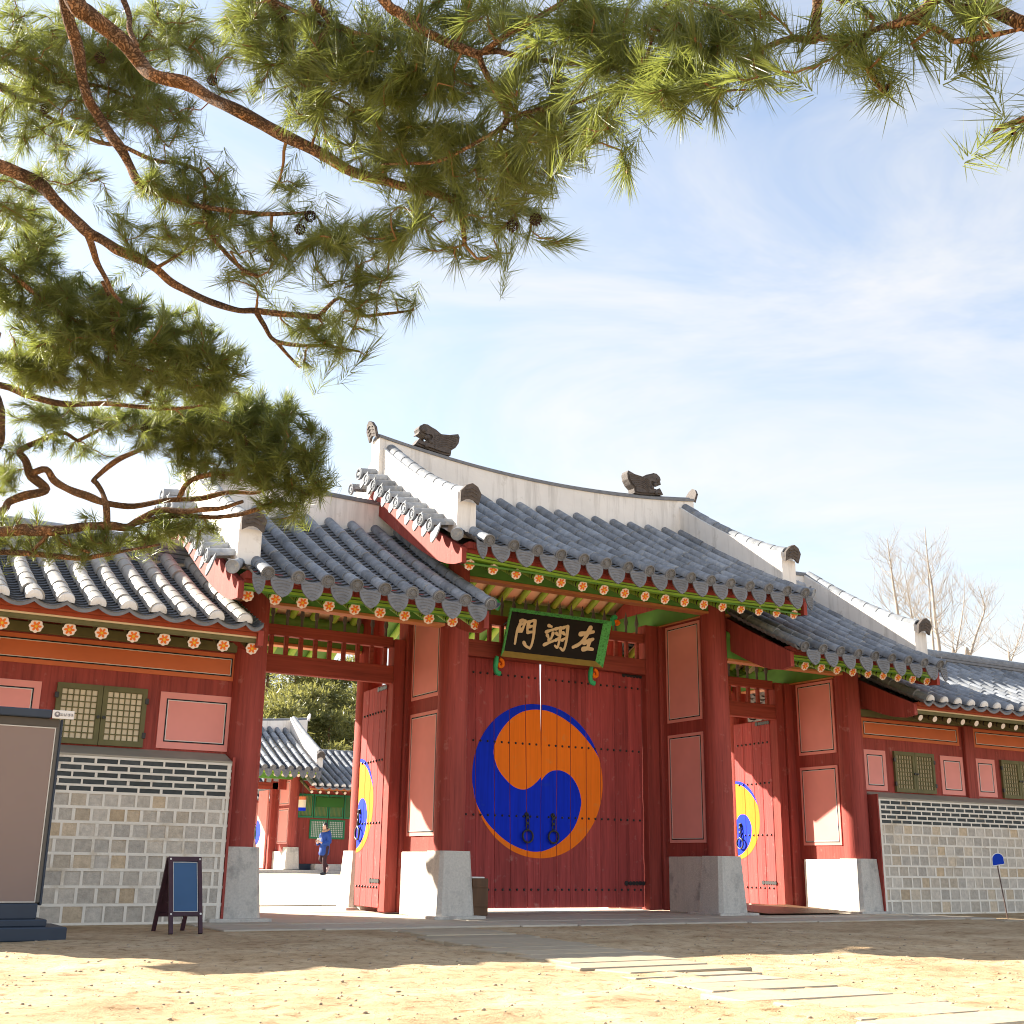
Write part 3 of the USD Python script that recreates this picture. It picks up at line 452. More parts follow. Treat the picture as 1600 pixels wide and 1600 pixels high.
# stepping path of slabs that leads from the gate towards the lower left
pth = thing('path', 'path of long pale stone slabs set across the sand', 'path', kind='structure')
y, k = -2.45, 0
while y > -13.4:
    d = rng.uniform(0.34, 0.5); t = (-y-2.45)/8.0
    x0, x1 = -4.95-1.15*t+rng.uniform(-.12, .12), -3.55-1.3*t+rng.uniform(-.12, .12)
    b = MB().box(x0, x1, y-d, y, -0.12, 0.015+rng.uniform(-.006, .008), 0.010)
    v, f = b.mesh(); c = v.mean(0); a = rng.uniform(-.035, .035); v = v-c
    v = np.stack([v[:, 0]*math.cos(a)-v[:, 1]*math.sin(a), v[:, 0]*math.sin(a)+v[:, 1]*math.cos(a), v[:, 2]+rng.uniform(-.006, .006)*np.sign(v[:, 1])], 1)+c
    obj('stone_slab', (v, f), M['slab'], pth); y -= d+rng.uniform(0.03, 0.10); k += 1
# thin slabs that lead away to the right along the wall
for k in range(7):
    obj('stone_slab', box(6.3+k*.95, 7.15+k*.95, -3.0-.05*k, -2.6-.05*k, -0.1, 0.012+0.006*(k % 2), 0.01), M['slab'], pth)
# courtyard behind the gate: rises gently to the inner gate
cy = np.array([5.0, 8, 12, 19, 22.6, 40, 60]); cz = np.array([0.03, 0.12, 0.22, 0.37, 0.385, 0.40, 0.42]); cx = np.array([-40., -10, 0, 10, 30, 60])
X, Y = np.meshgrid(cx, cy, indexing='ij'); Z = np.broadcast_to(cz, X.shape)
i, j = np.meshgrid(np.arange(len(cx)-1), np.arange(len(cy)-1), indexing='ij'); n = len(cy)
obj('courtyard', MB().add(np.stack([X, Y, Z], -1).reshape(-1, 3), np.stack([i*n+j, (i+1)*n+j, (i+1)*n+j+1, i*n+j+1], -1).reshape(-1, 4)), M['court'], kind='structure', label='bright sandy courtyard behind the gate', category='ground')

# ---------------------------------------------------------------- Korean tiled roofs
def prof_gate(d): return 0.48*d+0.022*d*d
def prof_wing(d): return 0.42*d+0.020*d*d
R_T = 0.087
def arc_frame(pt, tan, r, a0, a1, n):
    """points of an arc across x, standing on the slope: angle from the +x axis towards the slope normal"""
    nrm = np.array([0, -tan[2], tan[1]]); a = np.linspace(a0, a1, n)
    return pt+r*(np.cos(a)[:, None]*np.array([1.0, 0, 0])+np.sin(a)[:, None]*nrm)
def strip(a, b):
    n = len(a); i = np.arange(n-1)
    return np.vstack([a, b]), np.stack([i, i+1, n+i+1, n+i], 1)
def round_tile(x, dA, dB, P, tan, R=R_T):
    """one half-round cover tile between slope positions dA (lower) and dB (upper)"""
    a0, a1, n = -0.25, math.pi+0.25, 9
    lo, li, uo = arc_frame(P(x, dA), tan(dA), R*1.07, a0, a1, n), arc_frame(P(x, dA), tan(dA), R*0.78, a0, a1, n), arc_frame(P(x, dB), tan(dB), R*0.97, a0, a1, n)
    m = MB(); m.add(*strip(uo, lo)); m.add(*strip(lo, li)); return m
def disc_mesh(c, ax, r, th=0.035):
    """round end tile with a raised rim, facing along ax"""
    ax = np.asarray(ax, float)/np.linalg.norm(ax); u = np.cross(ax, [0, 0, 1.0]); u = u/np.linalg.norm(u) if np.linalg.norm(u) > 1e-6 else np.array([1.0, 0, 0]); w = np.cross(u, ax); n = 18
    a = np.arange(n)*2*np.pi/n; m = MB(); rings = [(r, -th), (r, 0.0), (r*.86, 0.004), (r*.82, -0.012), (r*.34, -0.012), (r*.28, 0.0)]
    vs = [c+rr*(np.cos(a)[:, None]*u+np.sin(a)[:, None]*w)+h*ax for rr, h in rings]
    v = np.vstack(vs+[c+0*ax]); f = []
    for k in range(len(rings)-1):
        i = np.arange(n); f.append(np.stack([k*n+i, k*n+(i+1) % n, (k+1)*n+(i+1) % n, (k+1)*n+i], 1))
    f = np.vstack(f); f = np.vstack([f[:, [0, 1, 2]], f[:, [0, 2, 3]]]); k = (len(rings)-1)*n; i = np.arange(n)
    f = np.vstack([f, np.stack([k+i, k+(i+1) % n, np.full(n, len(v)-1)], 1)])
    m.add(v, f[:, ::-1]); 
    for q in range(12):
        aa = q*np.pi/6; cc = c+r*.6*(math.cos(aa)*u+math.sin(aa)*w)-0.012*ax; s = r*.1
        m.add(np.array([cc+s*u, cc+s*w, cc-s*u, cc-s*w, cc+0.016*ax]), np.array([(0, 1, 4), (1, 2, 4), (2, 3, 4), (3, 0, 4)]))
    return m
DRIP = sg.Polygon([(-.155, .02), (-.11, .0), (-.06, -.02), (0, -.027), (.06, -.02), (.11, 0), (.155, .02), (.158, -.07), (.150, -.13), (.125, -.19), (.085, -.24), (.045, -.27), (0, -.292), (-.045, -.27), (-.085, -.24), (-.125, -.19), (-.150, -.13), (-.158, -.07)])
DRIPM = extr(DRIP, 0.022)
DRIPR = trimesh.util.concatenate([DRIPM]+[trimesh.Trimesh(*tube([(x*(1-.16*k), -.05-.045*k-1.2*x*x, .024) for x in np.linspace(-.13, .13, 7)], 0.007, 4), process=False) for k in range(5)])

def tiled_slope(parent, rows, x0, x1, P, dmax, ntile, ends='disc', detail=True, sgn=1, tilem=None, R=None, dend=0.0):
    """one slope: cover tiles row by row (each a part), pan tiles between them (one stuff part), end discs and drip tiles"""
    tilem = tilem or M['tile']; R = R or R_T
    def tan(d):
        t = P(0, d+.02)-P(0, d-.02); t[0] = 0; return t/np.linalg.norm(t)
    ds = np.linspace(-.10 if ends == 'disc' else 0, dmax, ntile+1)
    rest = MB()
    for x in rows:
        for k in range(ntile):
            jx, jz = rng.normal(0, .005), rng.normal(0, .003)
            m = round_tile(x+jx, ds[k]+rng.uniform(-.008, .008), ds[k+1]+0.016, lambda x_, d_: P(x_, d_)+np.array([0, 0, jz]), tan, R*rng.uniform(.97, 1.03))
            if detail: obj('round_tile', m, tilem, parent, smooth=50)
            else: rest.add(*m.mesh())
        c = P(x, ds[0]-0.012); t = tan(0.0)
        if ends == 'disc': obj('end_tile', disc_mesh(c-t*0.004, -t, R*1.12), M['tiled'], parent, smooth=35)
        elif ends == 'plaster':
            nrm = np.array([0, -t[2], t[1]]); a = np.linspace(-0.2, math.pi+.2, 9); m = MB()
            ring = [c+R*1.0*s*(np.cos(a)[:, None]*np.array([1., 0, 0])+np.sin(a)[:, None]*nrm)-t*h for s, h in ((1, -.02), (.93, .015), (.55, .032), (0.02, .036))]
            for q in range(3): m.add(*strip(ring[q], ring[q+1]))
            obj('plaster_end', m, M['lime'], parent, smooth=True)
        elif ends == 'plain': rest.add(*disc_mesh(c-t*0.004, -t, R*1.05).mesh())
    if not detail and rest.n: obj('round_tiles', rest, tilem, parent, smooth=50, kind='stuff')
    pans = MB(); e = sorted(rows); edges = ([x0] if e[0]-x0 > .12 else [])+e+([x1] if x1-e[-1] > .12 else [])
    nc = max(8, int(dmax/0.118)); dd = np.linspace(-.05, dmax, nc+1)
    for a, b in zip(edges[:-1], edges[1:]):
        s = np.linspace(-1, 1, 7); xx = (a+b)/2+s*(b-a)/2; sag = -0.075*(1-s*s)-0.01
        for k in range(nc):
            l0, l1 = P(0, dd[k]), P(0, dd[k+1]); zl, zu = np.array([P(q, dd[k])[2] for q in xx]), np.array([P(q, dd[k+1])[2] for q in xx])
            lo = np.stack([xx, np.full(7, l0[1]), zl+sag-0.004], 1); lt = lo+[0, -sgn*.030, 0.020]; ut = np.stack([xx, np.full(7, l1[1]), zu+sag], 1)
            pans.add(*strip(lo, lt)); pans.add(*strip(lt, ut))
        if ends == 'disc':
            t = tan(0.0); o = P((a+b)/2, -0.06)+np.array([0, 0, -0.045]); sc = min(1.0, (b-a)/0.40)
            if (b-a) > .2: obj('drip_tile', on_plane(DRIPR.copy().apply_scale([sc*1.02, 1, 1]), o, (sgn, 0, 0), np.array([0, 0.17*sgn, 0.985])), M['tiled'], parent, smooth=30)
        elif ends == 'plaster':
            s = np.linspace(-1, 1, 9); xx = (a+b)/2+s*(b-a)/2; o = P(0, -.06)
            z = np.array([P(q, -.06)[2] for q in xx])-0.075*(1-s*s)-.012
            lo = np.stack([xx, np.full(9, o[1]-.006*sgn), z-.03], 1); pans.add(*strip(lo, lo+[0, 0, .05]))
    obj('pan_tiles', pans, M['tiled'], parent, smooth=40, kind='stuff')

def curve_wall(xA, xB, pts_bot, pts_top, b=0.012):
    """a plank or wall between x = xA and x = xB with a (y, z) outline made of a bottom and a top curve"""
    poly = sg.Polygon(list(pts_bot)+list(pts_top)[::-1]).buffer(0)
    m = extr(poly, abs(xB-xA)); v = np.asarray(m.vertices)
    return trimesh.Trimesh(np.stack([min(xA, xB)+v[:, 2], v[:, 0], v[:, 1]], 1), m.faces, process=False)
def cap_ornament(c, ex, w=0.36, h=0.30):
    """dark house-shaped tile that closes the end of a ridge, standing at c, facing along ex x up"""
    p = sg.Polygon([(-w*.44, 0), (-w*.5, h*.55), (-w*.28, h*.86), (0, h), (w*.28, h*.86), (w*.5, h*.55), (w*.44, 0), (w*.2, h*.18), (0, h*.23), (-w*.2, h*.18)])
    ms = [extr(p, 0.05)]
    for q in (0.42, 0.6, 0.76): ms.append(trimesh.Trimesh(*tube([(xx*w*.3, h*q-.12*abs(xx)*h, .052) for xx in (-1, -.5, 0, .5, 1)], .011, 5), process=False))
    ez = np.cross(ex, [0, 0, 1.0]); upv = np.array([0, 0, 1.0])*.96+ez*.27
    return on_plane(trimesh.util.concatenate(ms), c, ex, upv/np.linalg.norm(upv))

RY = 1.638          # the ridge line and the plane of the doors
def big_roof(parent, rows, half_l, half_r, z0, yE, zc, ntile, name, gables, ridge_top, detail=True, back=True, inner=None):
    """gable roof of the gate with white ridges. gables: list of (x of the descending ridge, side) ; half_l, half_r: extents in x"""
    r = thing(name, parent=parent)
    dmax = RY-0.18-yE
    P = lambda x, d: np.array([x, yE+d, z0+prof_gate(d)+zc*x*x])
    PB = lambda x, d: np.array([x, 2*RY-yE-d, z0+prof_gate(d)+zc*x*x])
    tiled_slope(r, rows, half_l, half_r, P, dmax, ntile, 'disc', detail)
    if back: tiled_slope(r, rows, half_l, half_r, PB, dmax, ntile, 'plain', False, sgn=-1)
    # main white ridge with a dark cap
    xa, xb = ridge_top[0], ridge_top[1]; n = 25; xx = np.linspace(xa, xb, n); top = np.array([ridge_top[2](x) for x in xx]); zb = z0+prof_gate(dmax)+zc*xx*xx-0.16
    m = MB()
    for y0, y1, zlo, zhi, mm in ((RY-.17, RY+.17, zb, top-.055, 'lime'), (RY-.19, RY+.19, top-.055, top, 'tiled')):
        m = MB(); ring = lambda z, y: np.stack([xx, np.full(n, y), z], 1)
        a, b, c, d = ring(zlo, y0), ring(zhi, y0), ring(zhi, y1), ring(zlo, y1)
        for p, q in ((a, b), (b, c), (c, d), (d, a)): m.add(*strip(p, q))
        m.add(np.array([a[0], b[0], c[0], d[0]]), np.array([(0, 1, 2, 3)])); m.add(np.array([a[-1], b[-1], c[-1], d[-1]]), np.array([(3, 2, 1, 0)]))
        obj('ridge' if mm == 'lime' else 'ridge_cap', m, M[mm], r)
    tt = MB(); tt.add(*tube(np.stack([xx, np.full(n, RY), top+.005], 1), 0.075, 8)); obj('ridge_cap', tt, M['tiled'], r, smooth=50)
    for gx, sd in gables:
        dr = thing('descending_ridge', parent=r)
        for back_side in (False, True):
            if back_side and not back: continue
            f = (lambda y: 2*RY-y) if back_side else (lambda y: y)
            yy = np.linspace(yE+0.42, RY-.17, 9); base = np.array([z0+prof_gate(y-yE)+zc*gx*gx for y in yy]); ht = np.array([0.60, 0.545, .52, .505, .50, .505, .515, .53, .55])
            fy = np.array([f(y) for y in yy])
            obj('plaster', curve_wall(gx-.15, gx+.15, np.stack([fy, base-.12], 1), np.stack([fy, base+ht], 1)), M['lime'], dr)
            if not back_side:
                sl = np.linspace(0, 1, 10)
                for k in range(9):      # cover tiles that run up along the top of the descending ridge
                    ya, yb = np.interp([sl[k], sl[k+1]], [0, 1], [yy[0]+.02, yy[-1]]); za, zb_ = np.interp([ya, yb], yy, base+ht)
                    PP = lambda x, d, ya=ya, za=za, yb=yb, zb_=zb_: np.array([x, ya+d*(yb-ya), za+d*(zb_-za)-.005])
                    tn = np.array([0, yb-ya, zb_-za]); tn /= np.linalg.norm(tn)
                    obj('round_tile', round_tile(gx, 0, 1.03, PP, lambda d: tn, 0.098), M['tile'], dr, smooth=50)
                c = np.array([gx, yy[0]-.02, base[0]+ht[0]-.22])
                obj('end_ornament', cap_ornament(c+[0, -.05, 0.03], (1, 0, 0), 0.36, 0.32), M['clay'], dr)
                obj('plaster', box(gx-.165, gx+.165, yy[0]-.035, yy[0]-.001, base[0]-.06, base[0]+ht[0]-.14, .01), M['lime'], dr)
            else: obj('round_tiles', MB().add(*tube(np.stack([np.full(9, gx), fy, base+ht], 1), .1, 8)), M['tile'], dr, smooth=50, kind='stuff')
            # tiles across the gable edge, their ends facing outwards
            gy = np.linspace(yE+0.62, RY-.02, 10)
            for y in gy:
                z = z0+prof_gate(y-yE)+zc*gx*gx-.02; xa_, xb_ = gx+sd*.14, gx+sd*.53
                PP = lambda s, d: np.array([0, 0, 0])
                ang = np.linspace(-.25, math.pi+.25, 9); ca, cb = np.array([xb_, f(y), z-.03]), np.array([xa_, f(y), z+.03])
                A = ca+.098*(np.cos(ang)[:, None]*np.array([0, 1., 0])+np.sin(ang)[:, None]*np.array([0, 0, 1.])); B = A+(cb-ca)
                m = MB(); m.add(*strip(A, B)) if sd < 0 else m.add(*strip(B, A)); m.add(*disc_mesh(ca, (sd, 0, 0), .104).mesh())
                if not back_side:
                    obj('gable_tile', m, M['tile'], dr, smooth=40)
                    o = np.array([xb_-sd*.07, f(y)-.155, z-.07]); sc = 0.82
                    obj('drip_tile', on_plane(DRIPM.copy().apply_scale([sc, 1, 1]), o, (0, sd, 0), np.array([-sd*.25, 0, .968])), M['tile'], dr)
                else: obj('gable_tiles', m, M['tile'], dr, smooth=40, kind='stuff')
        # corner tile at the foot of the descending ridge, turned outwards
        P0 = P(gx, 0)
        m = MB(); ax = np.array([sd*.5, -.8, -.35]); ax /= np.linalg.norm(ax); c = P0+np.array([sd*.30, .12, 0.03]); m.add(*tube([c-ax*.40, c], [.075, .088], 10)); m.add(*disc_mesh(c+ax*.004, ax, .097).mesh())
        obj('corner_tile', m, M['tile'], dr, smooth=40)
        # bargeboard under the gable edge
        yy = np.linspace(yE+.18, RY, 14); zz = np.array([z0+prof_gate(y-yE)+zc*gx*gx for y in yy]); hh = .20+.26*(1-np.exp(-(yy-yy[0])*2.0))
        for bs in (False, True):
            fy = np.array([2*RY-y for y in yy]) if bs else yy
            if bs and not back: continue
            obj('bargeboard', curve_wall(gx+sd*.10, gx+sd*.18, np.stack([fy, zz-.26-hh], 1), np.stack([fy, zz-.22], 1)), M['red'], r)
    return r
def rafters(parent, xs, y0, z0, slope, ytop, zc=0.0, flower='flower', r=0.066, col='greenl'):
    n6 = 18; a = np.arange(n6*2)*np.pi/n6
    scal = lambda rad, k, amp: np.stack([(rad*(1-amp+amp*np.abs(np.cos(k*a/2)))*np.cos(a)), (rad*(1-amp+amp*np.abs(np.cos(k*a/2)))*np.sin(a))], 1)
    pet, star, cen = extr(sg.Polygon(scal(.088, 8, .16)), .010), extr(sg.Polygon(scal(.066, 6, .60)), .004), extr(sg.Point(0, 0).buffer(.018, 4), .004)
    for x in xs:
        p0, p1 = np.array([x, y0, z0+zc*x*x]), np.array([x, ytop, z0+zc*x*x+slope*(ytop-y0)]); ax = p0-p1; ax /= np.linalg.norm(ax)
        rf = obj('rafter', tube([p0, p0+(p1-p0)*.5, p1], r, 12), M[col], parent, smooth=50)
        obj('dark_ring', tube([p0-ax*.10, p0-ax*.125], r*1.03, 12), M['black'], rf, smooth=50)
        obj('dark_ring', tube([p0-ax*.19, p0-ax*.20], r*1.03, 12), M['black'], rf, smooth=50)
        ux = np.array([1.0, 0, 0]); uy = np.cross(ax, ux)
        if flower == 'flower':
            obj('flower_petals', on_plane(pet, p0+ax*.001, ux, uy), M['petal'], rf)
            obj('flower_star', on_plane(star, p0+ax*.0115, ux, uy), M['petalo'], rf)
            obj('flower_centre', on_plane(cen, p0+ax*.016, ux, uy), M['yellow'], rf)
        else: obj('painted_end', on_plane(extr(sg.Point(0, 0).buffer(r*.98, 6), .006), p0+ax*.001, ux, uy), M['petal'], rf)

# ---------------------------------------------------------------- the gate
gate = thing('palace_gate', 'large red wooden gate with raised centre roof and swirl-painted doors', 'gate')
CX, SX = 2.726, 6.10
big_roof(gate, [(k-7.5)*.427 for k in range(16)], -3.42, 3.42, 5.45, -1.82, .006, 10, 'main_roof', [(-3.33, -1), (3.33, 1)],
         (-3.56, 3.56, lambda x: 7.86+.0205*x*x))
big_roof(gate, [-6.58+k*.43 for k in range(9)], -6.80, -2.95, 4.56, -1.80, 0.0, 10, 'side_roof', [(-6.70, -1)], (-6.9, -2.9, lambda x: 6.86+.006*(x+3)**2))
big_roof(gate, [6.58-k*.43 for k in range(9)], 2.95, 6.80, 4.56, -1.80, 0.0, 10, 'side_roof', [(6.70, 1)], (2.9, 6.9, lambda x: 6.86+.006*(x-3)**2))
# rafters, front and back
rafters(gate, [k*.4132 for k in range(-8, 9)], -1.508, 5.083, .49, RY-.05, .0070)
rx = [6.694-k*.3935 for k in range(10)]
rafters(gate, [-x for x in rx], -1.4685, 4.268, .49, RY-.05); rafters(gate, rx, -1.4685, 4.268, .49, RY-.05)
def back_rafters(xs, y0, z0, name):
    m = MB()
    for x in xs: m.add(*tube([(x, 2*RY-y0, z0), (x, RY+.05, z0+.49*(RY-y0))], .066, 10))
    obj(name, m, M['greenl'], gate, smooth=50, kind='stuff')
back_rafters([k*.4132 for k in range(-8, 9)], -1.508, 5.09, 'back_rafters'); back_rafters([-x for x in rx]+rx, -1.4685, 4.268, 'back_rafters')
def ceiling(x0, x1, y0, z0, mats):
    """boards above the rafters: green near the eave, cream plaster further in, on both slopes"""
    for s in (1, -1):
        fy = (lambda y: y) if s > 0 else (lambda y: 2*RY-y)
        for ya, yb, mm in ((y0-.06, y0+1.25, 'green'), (y0+1.25, RY, 'cream')):
            za, zb = z0+.078+.49*(ya-y0), z0+.078+.49*(yb-y0)
            v = np.array([(x, fy(y), z+t) for x in (x0, x1) for y, z in ((ya, za), (yb, zb)) for t in (0, .03)])
            obj('eave_board' if mm == 'green' else 'ceiling_plaster', MB().add(v, BOXF), M[mm], gate)
ceiling(-3.42, 3.42, -1.508, 5.10, None); ceiling(-6.79, -3.115, -1.4685, 4.268, None); ceiling(3.115, 6.79, -1.4685, 4.268, None)
def eave_trim(x0, x1, y0, z0, zc, parent=gate):
    n = 21; xx = np.linspace(x0, x1, n); zz = z0+zc*xx*xx
    for ya, yb, za, zb, mm, nm in ((-.075, .05, .075, .155, 'greenl', 'eave_batten'), (-.083, .04, .113, .121, 'black', 'eave_line'), (-.11, .05, .155, .20, 'red', 'tile_board'), (-.20, .10, .20, .30, 'red', 'tile_board')):
        m = MB(); ring = lambda y, z: np.stack([xx, np.full(n, y0+y), zz+z], 1)
        a, b, c, d = ring(ya, za), ring(ya, zb), ring(yb, zb), ring(yb, za)
        for p, q in ((a, b), (b, c), (c, d), (d, a)): m.add(*strip(p, q))
        m.add(np.array([a[0], b[0], c[0], d[0]]), np.array([(0, 1, 2, 3)])); m.add(np.array([a[-1], b[-1], c[-1], d[-1]]), np.array([(3, 2, 1, 0)]))
        obj(nm, m, M[mm], parent)
eave_trim(-3.42, 3.42, -1.508, 5.083, .0070); eave_trim(-6.79, -3.115, -1.4685, 4.268, 0); eave_trim(3.115, 6.79, -1.4685, 4.268, 0)
for s in (-1, 1):           # inner bargeboards of the side roofs, beside the middle columns, and the tile rows that cap them
    yy = np.linspace(-1.66, RY, 14); zz = 4.56+prof_gate(yy+1.80)
    obj('bargeboard', curve_wall(s*3.03, s*3.11, np.stack([yy, zz-.26-(.18+.34*(1-np.exp(-(yy-yy[0])*2.4)))], 1), np.stack([yy, zz-.18], 1)), M['red'], gate)
    obj('gable_wall', curve_wall(s*2.60, s*2.70, [(0.1, 5.3), (3.17, 5.3)], [(0.1, 5.72), (RY, 6.5), (3.17, 5.72)]), M['red'], gate)
# columns on tapered granite bases
def stone_base(x, y, s):
    """square tapered column base with a lip, plus the low plinth wall under the panels"""
    t, b = .262, .325
    v = []
    for z, h in ((0.02, b), (1.0, t)):
        c = .05*h/t
        v += [(x+a, y+d, z) for a, d in ((-h+c, -h), (h-c, -h), (h, -h+c), (h, h-c), (h-c, h), (-h+c, h), (-h, h-c), (-h, -h+c))]
    return trimesh.convex.convex_hull(np.array(v))
for x, h in ((-SX, 4.75), (-CX, 5.52), (CX, 5.52), (SX, 4.75)):
    for y in (0.0, 2*RY):
        s = 1 if y == 0 else -1
        b = obj('stone_base', stone_base(x, y, s), M['stone'], gate)
        obj('plinth', box(x-.21, x+.21, y+s*.27, y+s*(1.24 if s > 0 else .5), .02, .985, .012), M['stone'], b)
        obj('base_slab', box(x-.44, x+.44, y-.44, y+.44, -.05, .06, .01), M['stone'], b)
        obj('column', tube([(x, y, 1.0), (x, y, 1.9), (x, y, 3.2), (x, y, h)], [.238, .243, .238, .225], 28), M['red'], gate, smooth=50)
# front beams with an orange lower edge, cross beams, back beams
for x0, x1, zb, zt in ((-CX-.35, CX+.35, 5.32, 5.74), (-SX-.3, -CX-.22, 4.48, 4.92), (CX+.22, SX+.3, 4.48, 4.92)):
    for y in (0.0, 2*RY):
        bm = obj('eave_beam', box(x0, x1, y-.10, y+.10, zb+.05, zt, .01), M['green'], gate)
        obj('lower_edge', box(x0+.01, x1-.01, y-.11, y+.11, zb, zb+.048, .006), M['edge'], bm)
        obj('round_purlin', MB().add(*tube([(x0, y+.0, zt+.03), (x1, y+.0, zt+.03)], .11, 14)), M['green'], bm, smooth=50)
for s in (-1, 1):
    for x, z in ((s*CX, 5.34), (s*SX, 4.50)):
        b = obj('cross_beam', box(x-.13, x+.13, .2, 2*RY-.2, z, z+.36, .012), M['green'], gate)
        obj('lower_edge', box(x-.135, x+.135, .22, 2*RY-.22, z-.03, z-.002, .004), M['edge'], b)
# side walls with framed pink panels
def framed_panel(parent, o, ex, ey, w, h, matn, name='wall_panel', line=0.055, t=.018):
    """painted panel with a black and a white line inside its edge"""
    p = obj(name, on_plane(extr(sg.box(0, 0, w, h), t), o, ex, ey), M[matn], parent)
    n = np.cross(ex, ey)
    fr = lambda a, b: sg.box(a, a, w-a, h-a).difference(sg.box(b, b, w-b, h-b))
    obj('black_line', on_plane(extr(fr(line, line+.018), .003), np.asarray(o)+n*(t+.0005), ex, ey), M['black'], p)
    obj('white_line', on_plane(extr(fr(line+.0195, line+.0275), .003), np.asarray(o)+n*(t+.0005), ex, ey), M['white'], p)
    return p
for s in (-1, 1):
    for x, rows_, zt in ((s*CX, ((1.23, 3.20), (3.43, 5.28)), 5.34), (s*SX, ((1.25, 2.77), (3.01, 4.45)), 4.50)):
        obj('side_wall', box(x-.075, x+.075, .2, RY-.1, .99, zt-.035), M['red'], gate)
        for z0, z1 in rows_:
            if not (s > 0 and x > 5):
                framed_panel(gate, (x+.075, .30, z0), (0, 1, 0), (0, 0, 1), 1.03, z1-z0, 'panel')
            framed_panel(gate, (x-.075, 1.33, z0), (0, -1, 0), (0, 0, 1), 1.03, z1-z0, 'panel')
# door frames
for s in (-1, 1):
    obj('door_post', box(s*2.295, s*2.58, RY-.12, RY+.14, .04, 5.34, .012), M['red'], gate)
    obj('door_post', box(s*2.583, s*2.86, RY-.18, RY+.18, .04, 5.34, .015), M['red'], gate)
    obj('door_post', box(s*2.863, s*3.07, RY-.12, RY+.14, .04, 4.5, .012), M['red'], gate)
    obj('door_post', box(s*5.62, s*5.83, RY-.12, RY+.14, .04, 4.5, .012), M['red'], gate)
    obj('door_post', box(s*5.833, s*6.30, RY-.18, RY+.18, .04, 4.5, .015), M['red'], gate)
M['spear'] = mat('grey_iron_spear', (0.13, 0.105, 0.105), 0.6)
def transom(x0, x1, zl, zt):
    obj('lintel', box(x0, x1, RY-.11, RY+.036, zl, zl+.30, .01), M['redb'], gate)
    obj('transom_rail', box(x0, x1, RY-.06, RY+.08, zl+.62, zl+.80, .008), M['redb'], gate)
    n = int(round((x1-x0)/.255))
    for k in range(n):
        x = x0+(x1-x0)*(k+.5)/n
        b = obj('transom_bar', box(x-.032, x+.032, RY-.035, RY+.035, zl+.302, zl+.618, .005), M['redb'], gate)
        tipz = zl+1.05
        obj('spear', MB().add(*tube([(x, RY, zl+.80), (x, RY, tipz-.10)], .024, 8)).add(*tube([(x, RY, tipz-.10), (x, RY, tipz-.05), (x, RY, tipz+.16)], [.03, .042, .003], 8)), M['spear'], gate, smooth=40)
transom(-2.293, 2.293, 4.36, 5.3); transom(-5.618, -3.072, 3.735, 4.5); transom(3.072, 5.618, 3.735, 4.5)
for x0, x1 in ((-2.29, 2.29),):
    obj('threshold', box(x0, x1, RY-.10, RY+.10, -.05, .035), M['stone'], gate)
# doors. Each leaf: planks, rows of iron studs, half of the swirl, ring, strap hinges
def sp(pts): return [tuple(p) for p in pts]
SW = [(1.01, .163), (.975, .285), (.868, .441), (.716, .599), (.534, .744), (.294, .865), (.056, .927), (-.178, .899), (-.35, .818), (-.491, .699), (-.615, .535), (-.677, .364), (-.666, .246), (-.608, .108), (-.508, -.005), (-.38, -.101), (-.238, -.135), (-.11, -.094), (.004, -.006), (.091, .082), (.207, .136), (.355, .131), (.503, .053), (.608, -.1), (.646, -.268), (.607, -.438), (.553, -.56), (.478, -.66), (.351, -.765), (.194, -.857), (.008, -.915), (-.146, -.912), (-.329, -.867), (-.512, -.783), (-.693, -.65), (-.82, -.52), (-.942, -.325), (-.987, -.143), (-1.003, -.028)]
circ = sg.Point(0, 0).buffer(1.0, 48)
cut = bez(SW, 4)
aa = np.linspace(math.atan2(-.028, -1.003), math.atan2(.163, 1.01)-2*math.pi, 40)[::-1]
low = np.stack([1.3*np.cos(aa), 1.3*np.sin(aa)], 1)     # around the outside below, from right to left reversed
orange_unit = sg.Polygon([tuple(p) for p in cut]+[(-1.3*math.cos(t), -1.3*math.sin(t)) for t in np.linspace(0.02, math.pi-.10, 30)]).buffer(0).intersection(circ)
blue_unit = circ.difference(orange_unit)
